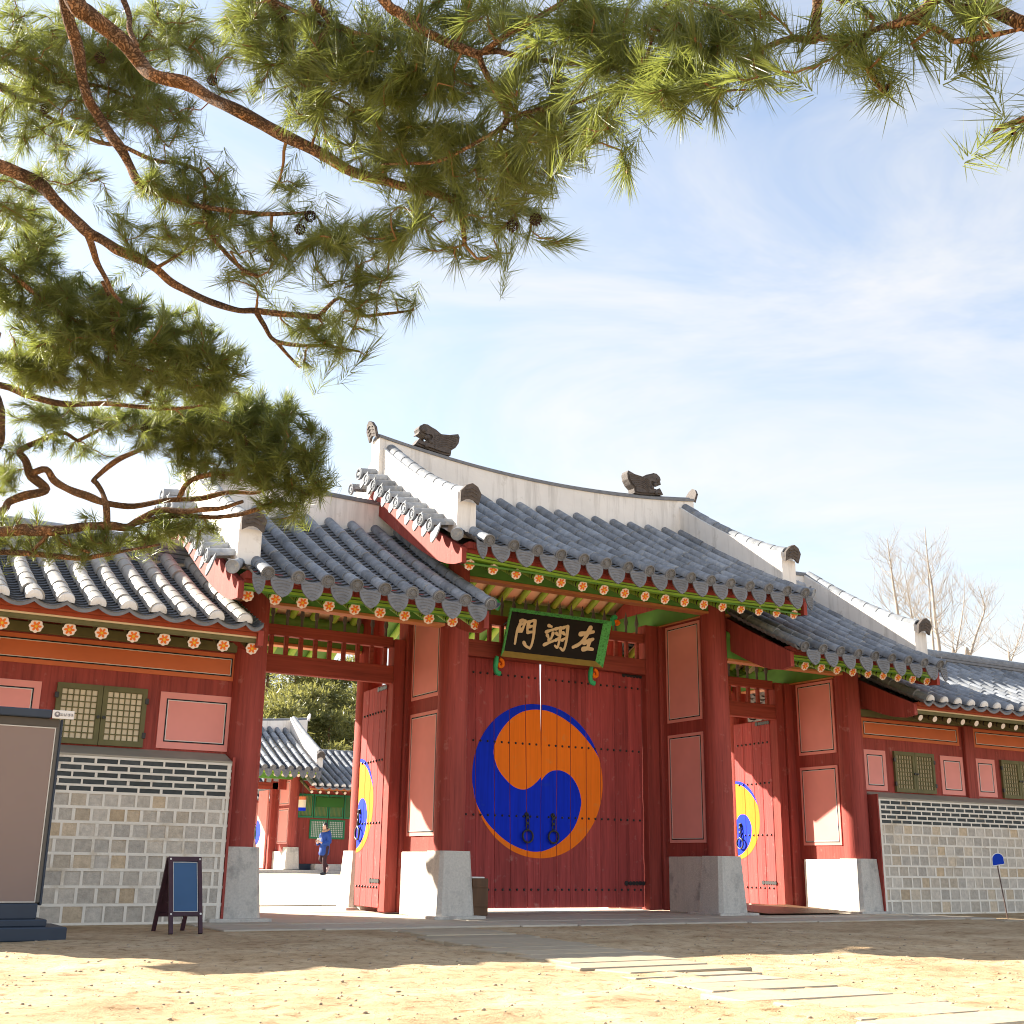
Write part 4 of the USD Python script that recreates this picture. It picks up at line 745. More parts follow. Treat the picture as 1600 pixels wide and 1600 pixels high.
def door_leaf(hinge, ex, w, z0, z1, mirror, cz, R, ccx, nplank, ring_x, label=None, tilt=0.0, t=.06):
    """leaf that spans from its hinge along ex (width w); ccx: the swirl's centre measured from the hinge along ex"""
    ex = np.asarray(ex, float); ey = np.array([0, 0, 1.0]); n = np.cross(ex, ey)
    if mirror: n = -n
    lf = thing('door_leaf', parent=gate, label=label); h = z1-z0
    o = np.array([hinge[0], hinge[1], z0])
    tilt_ = tilt
    def place(m, off):
        v = np.asarray(m.vertices); f = np.asarray(m.faces)
        V = o+(v[:, :1]-tilt_*v[:, 1:2])*ex+v[:, 1:2]*ey+(v[:, 2:3]+off)*n
        return trimesh.Trimesh(V, f[:, ::-1] if mirror else f, process=False)
    ed = np.linspace(0, w, nplank+1); ed[1:-1] += rng.uniform(-.03, .03, nplank-1)
    sw_or, sw_bl = (affinity.translate(affinity.scale(g, (-R if mirror else R), R, origin=(0, 0)), ccx, cz-z0) for g in (orange_unit, blue_unit))
    for a, b in zip(ed[:-1], ed[1:]):
        bx = MB().box(a+.0025, b-.0025, 0, h, -t, 0, .007); v, f = bx.mesh()
        obj('plank', place(trimesh.Trimesh(v, f, process=False), rng.uniform(-.002, .002)), M['plank'], lf)
        cell = sg.box(a+.007, .01, b-.007, h-.01)
        for g, mm, nm in ((sw_or, 'orange', 'orange_swirl'), (sw_bl, 'blue', 'blue_swirl')):
            c = g.intersection(cell)
            for c1_ in getattr(c, 'geoms', [c]):
                if c1_.area > 1e-4: obj(nm, place(extr(c1_, .004), -.0005), M[mm], lf)
    st = MB(); dm = trimesh.creation.icosphere(1, .022)
    for z in (.39, 1.63, 2.90, 4.10) if h > 3.9 else (.42, 1.45, 2.48, 3.30):
        for k in range(int(w/.145)):
            d = dm.copy(); d.apply_translation([.09+k*.145, z-z0, .004]); st.tri(d)
    obj('studs', place(trimesh.Trimesh(*st.mesh(), process=False), 0), M['iron'], lf, smooth=True, kind='stuff')
    for z in (z0+.42, z1-.06):       # strap hinges with scalloped outline
        pl = unary_union([sg.Point(.03+k*.075, 0).buffer(.038, 8) for k in range(5)]+[sg.box(0, -.022, .36, .022), sg.Point(.42, 0).buffer(.045, 3)])
        obj('strap_hinge', place(extr(affinity.translate(pl, 0, z-z0-.0), .012), .002), M['iron'], lf)
    rg = thing('ring_handle', parent=lf); mj, tr = .105, .017
    rm = trimesh.creation.torus(mj, tr, 28, 10); rm.apply_translation([ring_x, 1.29-z0, .045]); obj('ring', place(rm, 0), M['iron'], rg, smooth=True)
    for dz, rr in ((1.64, .03), (1.56, .042), (1.46, .042)):
        lk = trimesh.creation.torus(rr, .012, 16, 8); lk.apply_scale([.75, 1.45, 1]); lk.apply_translation([ring_x, dz-z0, .04]); obj('chain_link', place(lk, 0), M['iron'], rg, smooth=True)
    bs = trimesh.creation.icosphere(2, .045); bs.apply_scale([1, 1, .5]); bs.apply_translation([ring_x, 1.66-z0, .01]); obj('boss', place(bs, 0), M['iron'], rg, smooth=True)
YD = RY+.04
lx = 2.287
door_leaf((-2.29, YD+.009), (1.0, 0, 0), lx+.082, .085, 4.40, False, 2.274, 1.354, 2.29, 7, lx-.25, 'left leaf of the closed centre doors, with the larger blue part of the swirl', tilt=.026, t=.03)
door_leaf((2.29, YD), (-1, 0, 0), lx+.001, .085, 4.40, True, 2.274, 1.354, 2.29, 7, lx-.25, 'right leaf of the closed centre doors, with the larger orange part of the swirl', t=.03)
for c in (-4.345, 4.345):           # the side doors stand open, swung back into the passage
    a = -.088
    door_leaf((c+1.265, YD+.06), (-math.sin(a), math.cos(a), 0), 1.25, .10, 3.76, True, 1.77, .80, 1.25, 4, 1.10)
    door_leaf((c-1.265, YD+.06), (math.sin(a), math.cos(a), 0), 1.25, .10, 3.76, False, 1.77, .80, 1.25, 4, 1.10)
obj('ramp', MB().add(np.array([(3.3, -.5, .05), (5.5, -.5, .05), (5.5, 1.4, .05), (3.3, 1.4, .05), (3.3, -.45, .055), (5.5, -.45, .055), (5.5, 1.4, .13), (3.3, 1.4, .13)]), np.array([(0, 3, 2, 1), (4, 5, 6, 7), (0, 1, 5, 4), (1, 2, 6, 5), (2, 3, 7, 6), (3, 0, 4, 7)])), M['wood'], gate)
# ridge beasts on the main ridge
for s in (1, -1):
    dp = sg.Polygon([(s*x, z-7.86-.0205*2.4**2) for x, z in DRAGON]).buffer(.004)
    m = MB()
    core = extr(dp, .20); core.apply_translation([0, 0, -.10]); m.tri(core)
    inner = extr(dp.buffer(-.035), .27); inner.apply_translation([0, 0, -.135]); m.tri(inner)
    for q in range(8):   # feather grooves of the curled tail, scales of the body
        yy_ = .10+.042*q; L = [(s*(-2.45+.055*k), yy_+.05*math.sin(k*.5)+.012*k) for k in range(10)]
        L = [p for p in L if dp.buffer(-.03).contains(sg.Point(p))]
        for off in (-.137, .137):
            if len(L) > 2: m.add(*tube([(p[0], p[1], off) for p in L], .013, 5))
    for off in (-.14, .14):
        for ex_, ez_, rr in ((-2.67, .42, .045), (-2.60, .30, .05), (-2.52, .22, .045), (-2.62, .13, .04)):
            b = trimesh.creation.icosphere(1, rr); b.apply_translation([s*ex_, ez_, off*.9]); m.tri(b)
    v, f = m.mesh(); V = np.stack([v[:, 0], RY-v[:, 2], v[:, 1]+7.86+.0205*2.4**2], 1)
    obj('ridge_beast', (V, f), M['clay'], gate, smooth=35, label='carved beast near the '+('left' if s > 0 else 'right')+' end of the main ridge, head turned outwards')
for s in (-1, 1):
    c = np.array([s*3.575, RY, 8.06]); m = cap_ornament(c, (0, s, 0), .36, .36); obj('ridge_end_ornament', m, M['clay'], gate)

# name board
sb = thing('name_board', 'black name board with gilt characters in a green frame, hung over the centre doors', 'sign')
o = np.array([-1.11, 1.283, 4.362]); ex = np.array([1.0, 0, 0]); ey = np.array([0, .97-1.283, 5.19-4.362]); H = np.linalg.norm(ey); ey /= H; W = 2.205
nrm = np.cross(ex, ey)
obj('board', on_plane(extr(sg.box(.07, .09, W-.145, H-.065), .03), o-nrm*.075, ex, ey), M['signblack'], sb)
def frame_bar(a, b, c, d, mm, dep0=-.075, dep1=.02):
    """flared frame: inner edge lies back, outer edge stands forward"""
    pts = [np.array(p, float) for p in (a, b, c, d)]
    v = np.array([o+p[0]*ex+p[1]*ey+q*nrm for p, q in zip(pts, (dep1, dep1, dep0+.03, dep0+.03))]+[o+p[0]*ex+p[1]*ey+q*nrm for p, q in zip(pts, (dep1-.03, dep1-.03, dep0, dep0))])
    obj('frame_bar', MB().add(v, np.array([(0, 1, 2, 3), (7, 6, 5, 4), (0, 4, 5, 1), (1, 5, 6, 2), (2, 6, 7, 3), (3, 7, 4, 0)])), M[mm], sb)
i0, i1, j0, j1 = .075, W-.15, .095, H-.07
frame_bar((0, 0), (W, 0), (i1, j0), (i0, j0), 'sidegold'); frame_bar((W, 0), (W, H), (i1, j1), (i1, j0), 'signgreen')
frame_bar((W, H), (0, H), (i0, j1), (i1, j1), 'signgreen'); frame_bar((0, H), (0, 0), (i0, j0), (i0, j1), 'signgreen')
CH = {'gate_character': [[(.108, .79), (.135, .819), (.162, .798)], [(.156, .798), (.15, .669), (.142, .539)], [(.107, .677), (.094, .557), (.092, .387), (.095, .207)], [(.108, .71), (.142, .736)], [(.108, .593), (.137, .595)], [(.108, .535), (.141, .528)], [(.187, .786), (.219, .816), (.246, .856)], [(.258, .838), (.266, .628), (.274, .396), (.27, .224), (.259, .131)], [(.2, .789), (.193, .67), (.198, .565), (.212, .516)], [(.21, .675), (.248, .703)], [(.205, .528), (.254, .556)], [(.185, .264), (.213, .183), (.251, .144)]],
 'assist_character': [[(.413, .766), (.445, .747)], [(.399, .6), (.433, .643), (.479, .689)], [(.416, .52), (.432, .47)], [(.474, .59), (.469, .516), (.462, .438)], [(.404, .27), (.451, .338), (.505, .409)], [(.443, .42), (.445, .34)], [(.492, .703), (.544, .754)], [(.543, .75), (.551, .559), (.556, .368), (.55, .238), (.52, .277)], [(.51, .595), (.528, .554)], [(.519, .422), (.540, .472)], [(.568, .753), (.617, .818)], [(.618, .804), (.627, .581), (.632, .368), (.621, .189), (.582, .236)], [(.58, .63), (.6, .591)], [(.587, .441), (.612, .492)]],
 'left_character': [[(.773, .655), (.82, .69), (.91, .752)], [(.868, .843), (.847, .687), (.818, .517), (.777, .387), (.719, .296)], [(.833, .446), (.872, .5), (.92, .561)], [(.884, .514), (.885, .407), (.881, .304)], [(.835, .278), (.881, .304), (.938, .299)]]}
for nm, strokes in CH.items():
    g = []
    for st in strokes:
        p = bez([(i0+u*(i1-i0), j0+v*(j1-j0)) for u, v in st], 6); L = np.linspace(0, 1, len(p)); wd = (.041 if nm == 'left_character' else .0285)*(1.15-.45*L+.25*np.sin(L*9)*.3)
        g += [sg.Point(*q).buffer(w_, 8) for q, w_ in zip(p, wd)]+[sg.LineString([p[k], p[k+1]]).buffer(min(wd[k], wd[k+1]), 4) for k in range(len(p)-1)]
    obj(nm, on_plane(extr(unary_union(g).simplify(.0015), .008), o-nrm*.044, ex, ey), M['gold'], sb)
def scroll(c, sx, sy, sz=1.0):
    """painted cloud scroll bracket at a corner of the board"""
    c = np.asarray(c, float)
    for (pts, rad, mm) in (([(0, .10), (-.02, 0), (-.03, -.12), (.0, -.20), (.07, -.22)], (.035, .05, .045, .05, .05), 'cyan'), ([(.06, .06), (.12, .02), (.13, -.06), (.07, -.09), (.04, -.05), (.07, -.02)], (.03, .035, .035, .03, .025, .02), 'orange')):
        P_ = [c+np.array([sx*x*sz, 0, sy*z*sz]) for x, z in pts]
        obj('cloud_scroll', MB().add(*tube(bez(P_, 4), np.interp(np.linspace(0, 1, (len(P_)-1)*4+1), np.linspace(0, 1, len(P_)), rad)*sz, 10)), M[mm], sb, smooth=50)
scroll((-1.14, 1.36, 4.27), 1, 1, .95); scroll((.90, 1.36, 4.27), 1, 1, .95); scroll((-1.25, 1.2, 5.22), -1, -.55, .9); scroll((1.30, 1.2, 5.22), 1, -.55, .9)
for x in (-.9, .9): obj('hanger', MB().add(*tube([(x, 1.0, 5.12), (x, 1.55, 5.0)], .012, 6)), M['iron'], sb)
for x in (-.9, .9): obj('hanger', MB().add(*tube([(x, 1.30, 4.40), (x, RY-.1, 4.45)], .02, 6)), M['iron'], sb)

# ---------------------------------------------------------------- the wings on both sides
def wing(label, s, x_in, x_out, pieces_to, spec):
    """long low building on the side s of the gate; x measured outwards"""
    w = thing('wing_building', label, 'building')
    X = lambda a: s*a
    nrow = int((x_out-x_in-.25)/.385)
    rows = sorted(X(x_in+.30+k*.385) for k in range(nrow))
    vis = [r for r in rows if abs(r) < spec['rows_to']]; far = [r for r in rows if abs(r) >= spec['rows_to']]
    rf = thing('tiled_roof', parent=w); yE, z0 = -1.45, 3.92; dmax = RY-.14-yE
    P = lambda x, d: np.array([x, yE+d, z0+prof_wing(d)]); PB = lambda x, d: np.array([x, 2*RY-yE-d, z0+prof_wing(d)])
    a, b = min(X(x_in+.05), X(spec['rows_to'])), max(X(x_in+.05), X(spec['rows_to']))
    tiled_slope(rf, vis, a, b, P, dmax, 10, 'plaster', True, tilem=spec['tile'], R=.105)
    if far: tiled_slope(rf, far, min(far)-.2, max(far)+.2, P, dmax, 10, 'plaster', False, tilem=spec['tile'], R=.105)
    tiled_slope(rf, rows, min(rows)-.2, max(rows)+.2, PB, dmax, 6, 'none', False, sgn=-1, tilem=spec['tile'])
    xa, xb = sorted((X(x_in-.1), X(x_out)))
    for k in range(4): obj('ridge_course', box(xa, xb, RY-.16+.006*(k % 2), RY+.16-.006*(k % 2), 5.30+.07*k, 5.364+.07*k, .01), M['tiled'], rf)
    obj('ridge_cap', MB().add(*tube([(xa, RY, 5.60), (xb, RY, 5.60)], .11, 10)), M['tile'], rf, smooth=50)
    rafters(w, [X(spec['raf0']+k*.40) for k in range(int((min(x_out, spec['rows_to']+.3)-spec['raf0'])/.40))], -1.2, 3.605, .45, 1.2, flower=spec['flower'], r=.058, col='olive')
    # eave boards, soffit
    xr, xs_ = sorted((X(x_in-.1), X(x_out))); xa, xb = sorted((X(x_in+.062), X(x_out)))
    for y0, y1, za, zb, mm, nm in ((-1.27, -1.16, 3.68, 3.73, 'olive', 'eave_batten'), (-1.275, -1.15, 3.731, 3.755, 'cream', 'eave_line'), (-1.30, -1.15, 3.756, 3.80, 'redl', 'tile_board'), (-1.38, -1.10, 3.80, 3.87, 'redl', 'tile_board')):
        obj(nm, box(xa, xb, y0, y1, za, zb), M[mm], w)
    v = np.array([(x, y, z+t) for x in (xa, xb) for y, z in ((-1.26, 3.665), (RY, 3.665+.45*2.9)) for t in (0, .03)]); obj('soffit', MB().add(v, BOXF), M['olive'], w)
    yy = np.linspace(-1.34, RY, 12); zz = z0+prof_wing(yy+1.45)
    obj('bargeboard', curve_wall(X(x_in-.02), X(x_in+.06), np.stack([yy, zz-.22-(.12+.32*(1-np.exp(-(yy-yy[0])*2.2)))], 1), np.stack([yy, zz-.13], 1)), M['red'], w)
    # the wall
    xa, xb = sorted((X(x_in-.12), X(x_out)))
    obj('wall', box(xa, xb, .03, .2, 0, 4.05), M['red'], w)
    obj('eave_beam', box(xa, xb, -.05, .03, 3.72, 3.86, .01), M['olive'], w)
    for p0, p1, kind in spec['bays']:
        x0, x1 = sorted((X(p0), X(p1))); W_ = x1-x0
        if kind == 'band': framed_panel(w, (x0, .028, 3.31), (1, 0, 0), (0, 0, 1), W_, .39, 'band', 'band_panel', line=.06)
        elif kind == 'panel': framed_panel(w, (x0, .028, 2.30), (1, 0, 0), (0, 0, 1), W_, .78, 'panel', line=.09)
        elif kind == 'post': obj('post', box(x0, x1, -.05, .03, 2.24, 3.76, .01), M['red'], w)
        elif kind == 'window':
            wn = thing('window', parent=w); z0_, z1_ = 2.29, 3.09
            for l in range(2):
                a0, a1 = (x0, x0+W_/2-.004) if l == 0 else (x0+W_/2+.004, x1)
                fr = sg.box(a0, z0_, a1, z1_).difference(sg.box(a0+.062, z0_+.07, a1-.062, z1_-.07))
                obj('shutter_frame', on_plane(extr(fr, .05), (0, .026, 0), (1, 0, 0), (0, 0, 1)), M['olive'], wn)
                ix0, ix1, iz0, iz1 = a0+.062, a1-.062, z0_+.07, z1_-.07; nx, nz = spec['grid']
                if spec['panes']:
                    for i in range(nx):
                        for j in range(nz):
                            px0, pz0 = ix0+(ix1-ix0)*i/nx, iz0+(iz1-iz0)*j/nz
                            obj('pane', box(px0, px0+(ix1-ix0)/nx, .004, .010, pz0, pz0+(iz1-iz0)/nz), M['paper'], wn)
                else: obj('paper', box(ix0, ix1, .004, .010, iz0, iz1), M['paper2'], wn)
                lt = MB()
                for i in range(nx+1): xx_ = ix0+(ix1-ix0)*i/nx; lt.box(xx_-spec['bar'], xx_+spec['bar'], -.014, .003, iz0, iz1)
                for j in range(nz+1): z_ = iz0+(iz1-iz0)*j/nz; lt.box(ix0, ix1, -.011, .0035, z_-spec['bar'], z_+spec['bar'])
                obj('lattice', lt, M['olive'], wn)
                k = -1 if l == 0 else 1
                for zz_ in (2.45, 2.92): obj('hinge', box((a0 if l == 0 else a1)-.025, (a0 if l == 0 else a1)+.025, -.035, .0, zz_-.04, zz_+.04, .006), M['iron'], wn)
                obj('knob', trimesh.Trimesh(*tube([((a1-.035 if l == 0 else a0+.035), -.03, 2.66), ((a1-.035 if l == 0 else a0+.035), -.05, 2.66)], .022, 10), process=False), M['iron'], wn)
    # the masonry below: mortar, bricks above, square blocks below, sloping ledge
    q0, q1 = spec['mas']; x0, x1 = sorted((X(q0), X(q1)))
    ms = obj('masonry_wall', box(x0, x1, -.32, .03, -.05, 2.115), M['mortar'], w)
    v = np.array([(x, y, z) for x in (x0-.0, x1+.0) for y, z in ((-.345, 2.117), (-.345, 2.14), (.02, 2.117), (.02, 2.27))]); obj('ledge', trimesh.convex.convex_hull(v), M['ledge'], w)
    obj('end_board', box(X(q0-.002), X(q0-.035), -.355, .02, 0.02, 2.2), M['red'], w)
    yf = -.326
    rest_b, rest_s = MB(), MB()
    hs = [.092]*5; zz_ = 2.10
    grid = MB()
    def course(z1, h, pitch, off, mk, jit, pc, rest, matn, nm):
        a = q0+.05-off*pitch; mk0 = mk
        grid.box(x0, x1, yf-.014, yf+.002, z1-mk/2, z1+mk/2)
        while a < q1:
            p = pitch*rng.uniform(1-jit, 1+jit); mk = mk0*rng.uniform(.75, 1.2); e0, e1 = max(a, q0+.05), min(a+p, q1)
            if e1-e0 > mk+.02:
                b0, b1 = sorted((X(e0), X(e1))); bx = (b0, b1, yf-.0025-rng.uniform(0, .008), -.30, z1-h, z1)
                if e0 < pieces_to: obj(nm, box(*bx), M[matn], ms)
                else: rest.box(*bx)
                xm = X(e0); grid.box(xm-mk/2, xm+mk/2, yf-.0135-rng.uniform(0, .001), yf+.002, z1-h+mk/2, z1-mk/2)
            a += p
    for k in range(5): course(zz_, .0905, spec['bp'], (k % 2)*.5, .030, .02, True, rest_b, 'brick', 'brick'); zz_ -= .0905
    hh = np.array([.19, .19, .2, .2, .2, .215, .225, .235]); hh *= (zz_-.012)/hh.sum()
    for k in range(8): course(zz_, hh[k], spec['sp'][0]+(spec['sp'][1]-spec['sp'][0])*k/7, rng.uniform(0, 1), .036, .09, True, rest_s, 'block', 'wall_block'); zz_ -= hh[k]
    grid.box(x0, x1, yf-.014, yf+.002, 0, .03); e = X(q0+.03); grid.box(e-.02, e+.02, yf-.0145, yf+.002, .03, 2.1)
    obj('mortar_joints', grid, M['mortar'], ms, kind='stuff')
    if rest_b.n: obj('bricks', rest_b, M['brick'], ms, kind='stuff'); obj('wall_blocks', rest_s, M['block'], ms, kind='stuff')
    return w
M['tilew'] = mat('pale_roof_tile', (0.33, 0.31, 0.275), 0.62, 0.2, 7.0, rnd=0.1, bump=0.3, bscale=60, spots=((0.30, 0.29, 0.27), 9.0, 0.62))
M['redl'] = mat('orange_red_board_paint', (0.36, 0.07, 0.03), 0.65, 0.15)
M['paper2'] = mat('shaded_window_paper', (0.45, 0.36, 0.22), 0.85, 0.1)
bl = [(6.30, 9.62, 'band'), (6.30, 7.35, 'panel'), (7.54, 8.74, 'window'), (8.94, 9.62, 'panel'), (9.64, 9.95, 'post'), (9.97, 10.66, 'panel'), (10.85, 12.05, 'window'), (12.25, 12.9, 'panel'), (9.97, 12.9, 'band')]
wing('long wing left of the gate with sunlit pale tiles and a large paper window', -1, 6.40, 13.2, 9.9, dict(rows_to=10.3, raf0=6.49, flower='flower', bays=bl, grid=(6, 8), panes=True, mas=(6.36, 13.2), tile=M['tilew'], bar=.0068, bp=.30, sp=(.205, .262)))
br = [(6.43, 9.29, 'band'), (6.44, 7.06, 'panel'), (7.28, 8.44, 'window'), (8.66, 9.35, 'panel'), (9.40, 9.70, 'post'), (9.73, 10.36, 'panel'), (10.54, 11.70, 'window'), (11.9, 12.5, 'panel'), (9.75, 12.5, 'band'), (12.55, 12.85, 'post'), (12.9, 13.5, 'panel'), (13.7, 14.9, 'window')]
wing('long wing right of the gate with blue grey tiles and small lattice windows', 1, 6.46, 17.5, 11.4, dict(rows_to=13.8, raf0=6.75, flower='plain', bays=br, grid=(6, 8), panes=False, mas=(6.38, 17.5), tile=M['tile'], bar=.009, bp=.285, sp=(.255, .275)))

# ---------------------------------------------------------------- pine trees in the foreground
M['bark'] = mat('pine_bark', (0.12, 0.070, 0.042), 0.95, 0.5, 22.0, (1, 1, 1), bump=1.0, bscale=45, spots=((0.24, 0.110, 0.048), 9.0, 0.55), spec=0.15)
def bark_mat():
    nodes = {'g': ('geometry', {}), 'm': ('mapping', {'scale': (1, 1, 1)}), 'w': ('noise_texture', {'scale': 9.0, 'detail': 4.0}), 'ad': ('mix', {'fac': 0.22}),
             'v': ('voronoi_texture', {'feature': 'distance_to_edge', 'scale': 62.0}), 'vr': ('rgb_ramp', {'ramp': [(0.0, (.55, .50, .48)), (0.10, (.85, .83, .82)), (0.25, (1.05, 1.05, 1.05))]}),
             'n': ('noise_texture', {'scale': 6.0, 'detail': 8.0, 'roughness': 0.7}), 'r': ('rgb_ramp', {'ramp': [(0.30, (0.11, 0.070, 0.050)), (0.46, (0.19, 0.118, 0.072)), (0.58, (0.30, 0.160, 0.080)), (0.72, (0.38, 0.22, 0.125))]}),
             'x': ('mix', {'mix_type': 'multiply', 'fac': 1.0}), 'n2': ('noise_texture', {'scale': 90.0, 'detail': 4.0}), 'h': ('math', {'math_type': 'multiply_add', 'value2': 0.25}), 'hv': ('map_range', {'from_max': 0.16, 'clamp': True}),
             'b': ('bump', {'strength': 1.0, 'distance': 0.012}), 'p': ('principled_bsdf', {'roughness': 0.95, 'specular_ior_level': 0.12})}
    return usdkit.material(stage, '/World/Looks/plated_bark', nodes, [('g.position', 'w.vector'), ('g.position', 'ad.color1'), ('w.color', 'ad.color2'), ('ad.color', 'v.vector'), ('v.distance', 'vr.fac'), ('g.position', 'n.vector'), ('n.fac', 'r.fac'), ('r.color', 'x.color1'), ('vr.color', 'x.color2'), ('x.color', 'p.base_color'),
        ('v.distance', 'hv.value'), ('g.position', 'n2.vector'), ('n2.fac', 'h.value1'), ('hv.result', 'h.value3'), ('h.value', 'b.height'), ('b.normal', 'p.normal')], surface='p.BSDF')
M['bark'] = bark_mat()
M['twig'] = mat('pine_twig', (0.20, 0.105, 0.042), 0.85, 0.25, 10.0)
M['cone'] = mat('pine_cone', (0.035, 0.018, 0.012), 0.9, 0.3, 30.0)
def leaf_mat(name, c, ct, rnd=0.3, yellow=(0.24, 0.17, 0.035)):
    nodes = {'oi': ('object_info', {}), 'wn': ('white_noise_texture', {'dimensions': '1D'}), 'g': ('geometry', {}), 'n': ('noise_texture', {'scale': 1.3, 'detail': 4.0}), 'r': ('rgb_ramp', {'ramp': [(0.0, tuple(np.array(c)*(1-rnd))), (0.55, tuple(c)), (0.85, tuple(np.array(c)*(1+rnd))), (1.0, yellow)]}),
             'ad': ('math', {'math_type': 'multiply_add', 'value2': 0.5}), 'hf': ('math', {'math_type': 'multiply', 'value2': 0.5}),
             'p': ('principled_bsdf', {'roughness': 0.42, 'specular_ior_level': 0.45}), 't': ('translucent_bsdf', {'color': ct}), 'm': ('mix_closure', {'fac': 0.38})}
    return usdkit.material(stage, '/World/Looks/'+name, nodes, [('g.random_per_island', 'hf.value1'), ('g.position', 'n.vector'), ('n.fac', 'ad.value1'), ('hf.value', 'ad.value3'), ('ad.value', 'r.fac'), ('r.color', 'p.base_color'), ('p.BSDF', 'm.closure1'), ('t.BSDF', 'm.closure2')], surface='m.closure')
M['needle'] = leaf_mat('pine_needle', (0.105, 0.138, 0.034), (0.30, 0.34, 0.065))

def tuft(seed, n, L, axis_len, spread, width):
    """a pine shoot: needles all round the last centimetres of a twig, pointing forwards and outwards (z is forwards)"""
    r = np.random.default_rng(seed); V, F = [], []
    for k in range(n):
        t = r.uniform(0, 1)**0.8; z0 = axis_len*(t-1); ph = r.uniform(0, 2*np.pi)
        ang = math.radians(np.interp(t, [0, 1], spread)+r.normal(0, 12)); l = L*r.uniform(.62, 1.15)
        d = np.array([math.sin(ang)*math.cos(ph), math.sin(ang)*math.sin(ph), math.cos(ang)])
        b = np.cross(d, [r.normal(), r.normal(), r.normal()]); b /= np.linalg.norm(b); c = np.cross(d, b)
        p0 = np.array([0.004*math.cos(ph), 0.004*math.sin(ph), z0]); bend = np.array([0, 0, 1.0])*.10*l*r.uniform(-.3, 1)
        p1 = p0+d*l*.55+bend*.35; p2 = p0+d*l+bend
        w = width*r.uniform(.8, 1.2); i = len(V)*5
        V.append(np.array([p0-b*w*.7, p0+b*w*.7, p1-b*w*.5+c*w*.5, p1+b*w*.5+c*w*.5, p2])); F.append(np.array([(0, 1, 3), (0, 3, 2), (2, 3, 4)])+i)
    return np.vstack(V), np.vstack(F)

def rot_to(d, spin):
    """quaternion (w, x, y, z) that turns +z to d after a spin about z"""
    d = d/np.linalg.norm(d); z = np.array([0, 0, 1.0]); c = float(np.dot(z, d)); ax = np.cross(z, d)
    q = np.array([1+c, *ax]) if c > -0.9999 else np.array([0, 1.0, 0, 0]); q /= np.linalg.norm(q)
    s = np.array([math.cos(spin/2), 0, 0, math.sin(spin/2)])
    w1, x1, y1, z1 = q; w2, x2, y2, z2 = s
    return np.array([w1*w2-x1*x2-y1*y2-z1*z2, w1*x2+x1*w2+y1*z2-z1*y2, w1*y2-x1*z2+y1*w2+z1*x2, w1*z2+x1*y2-y1*x2+z1*w2])

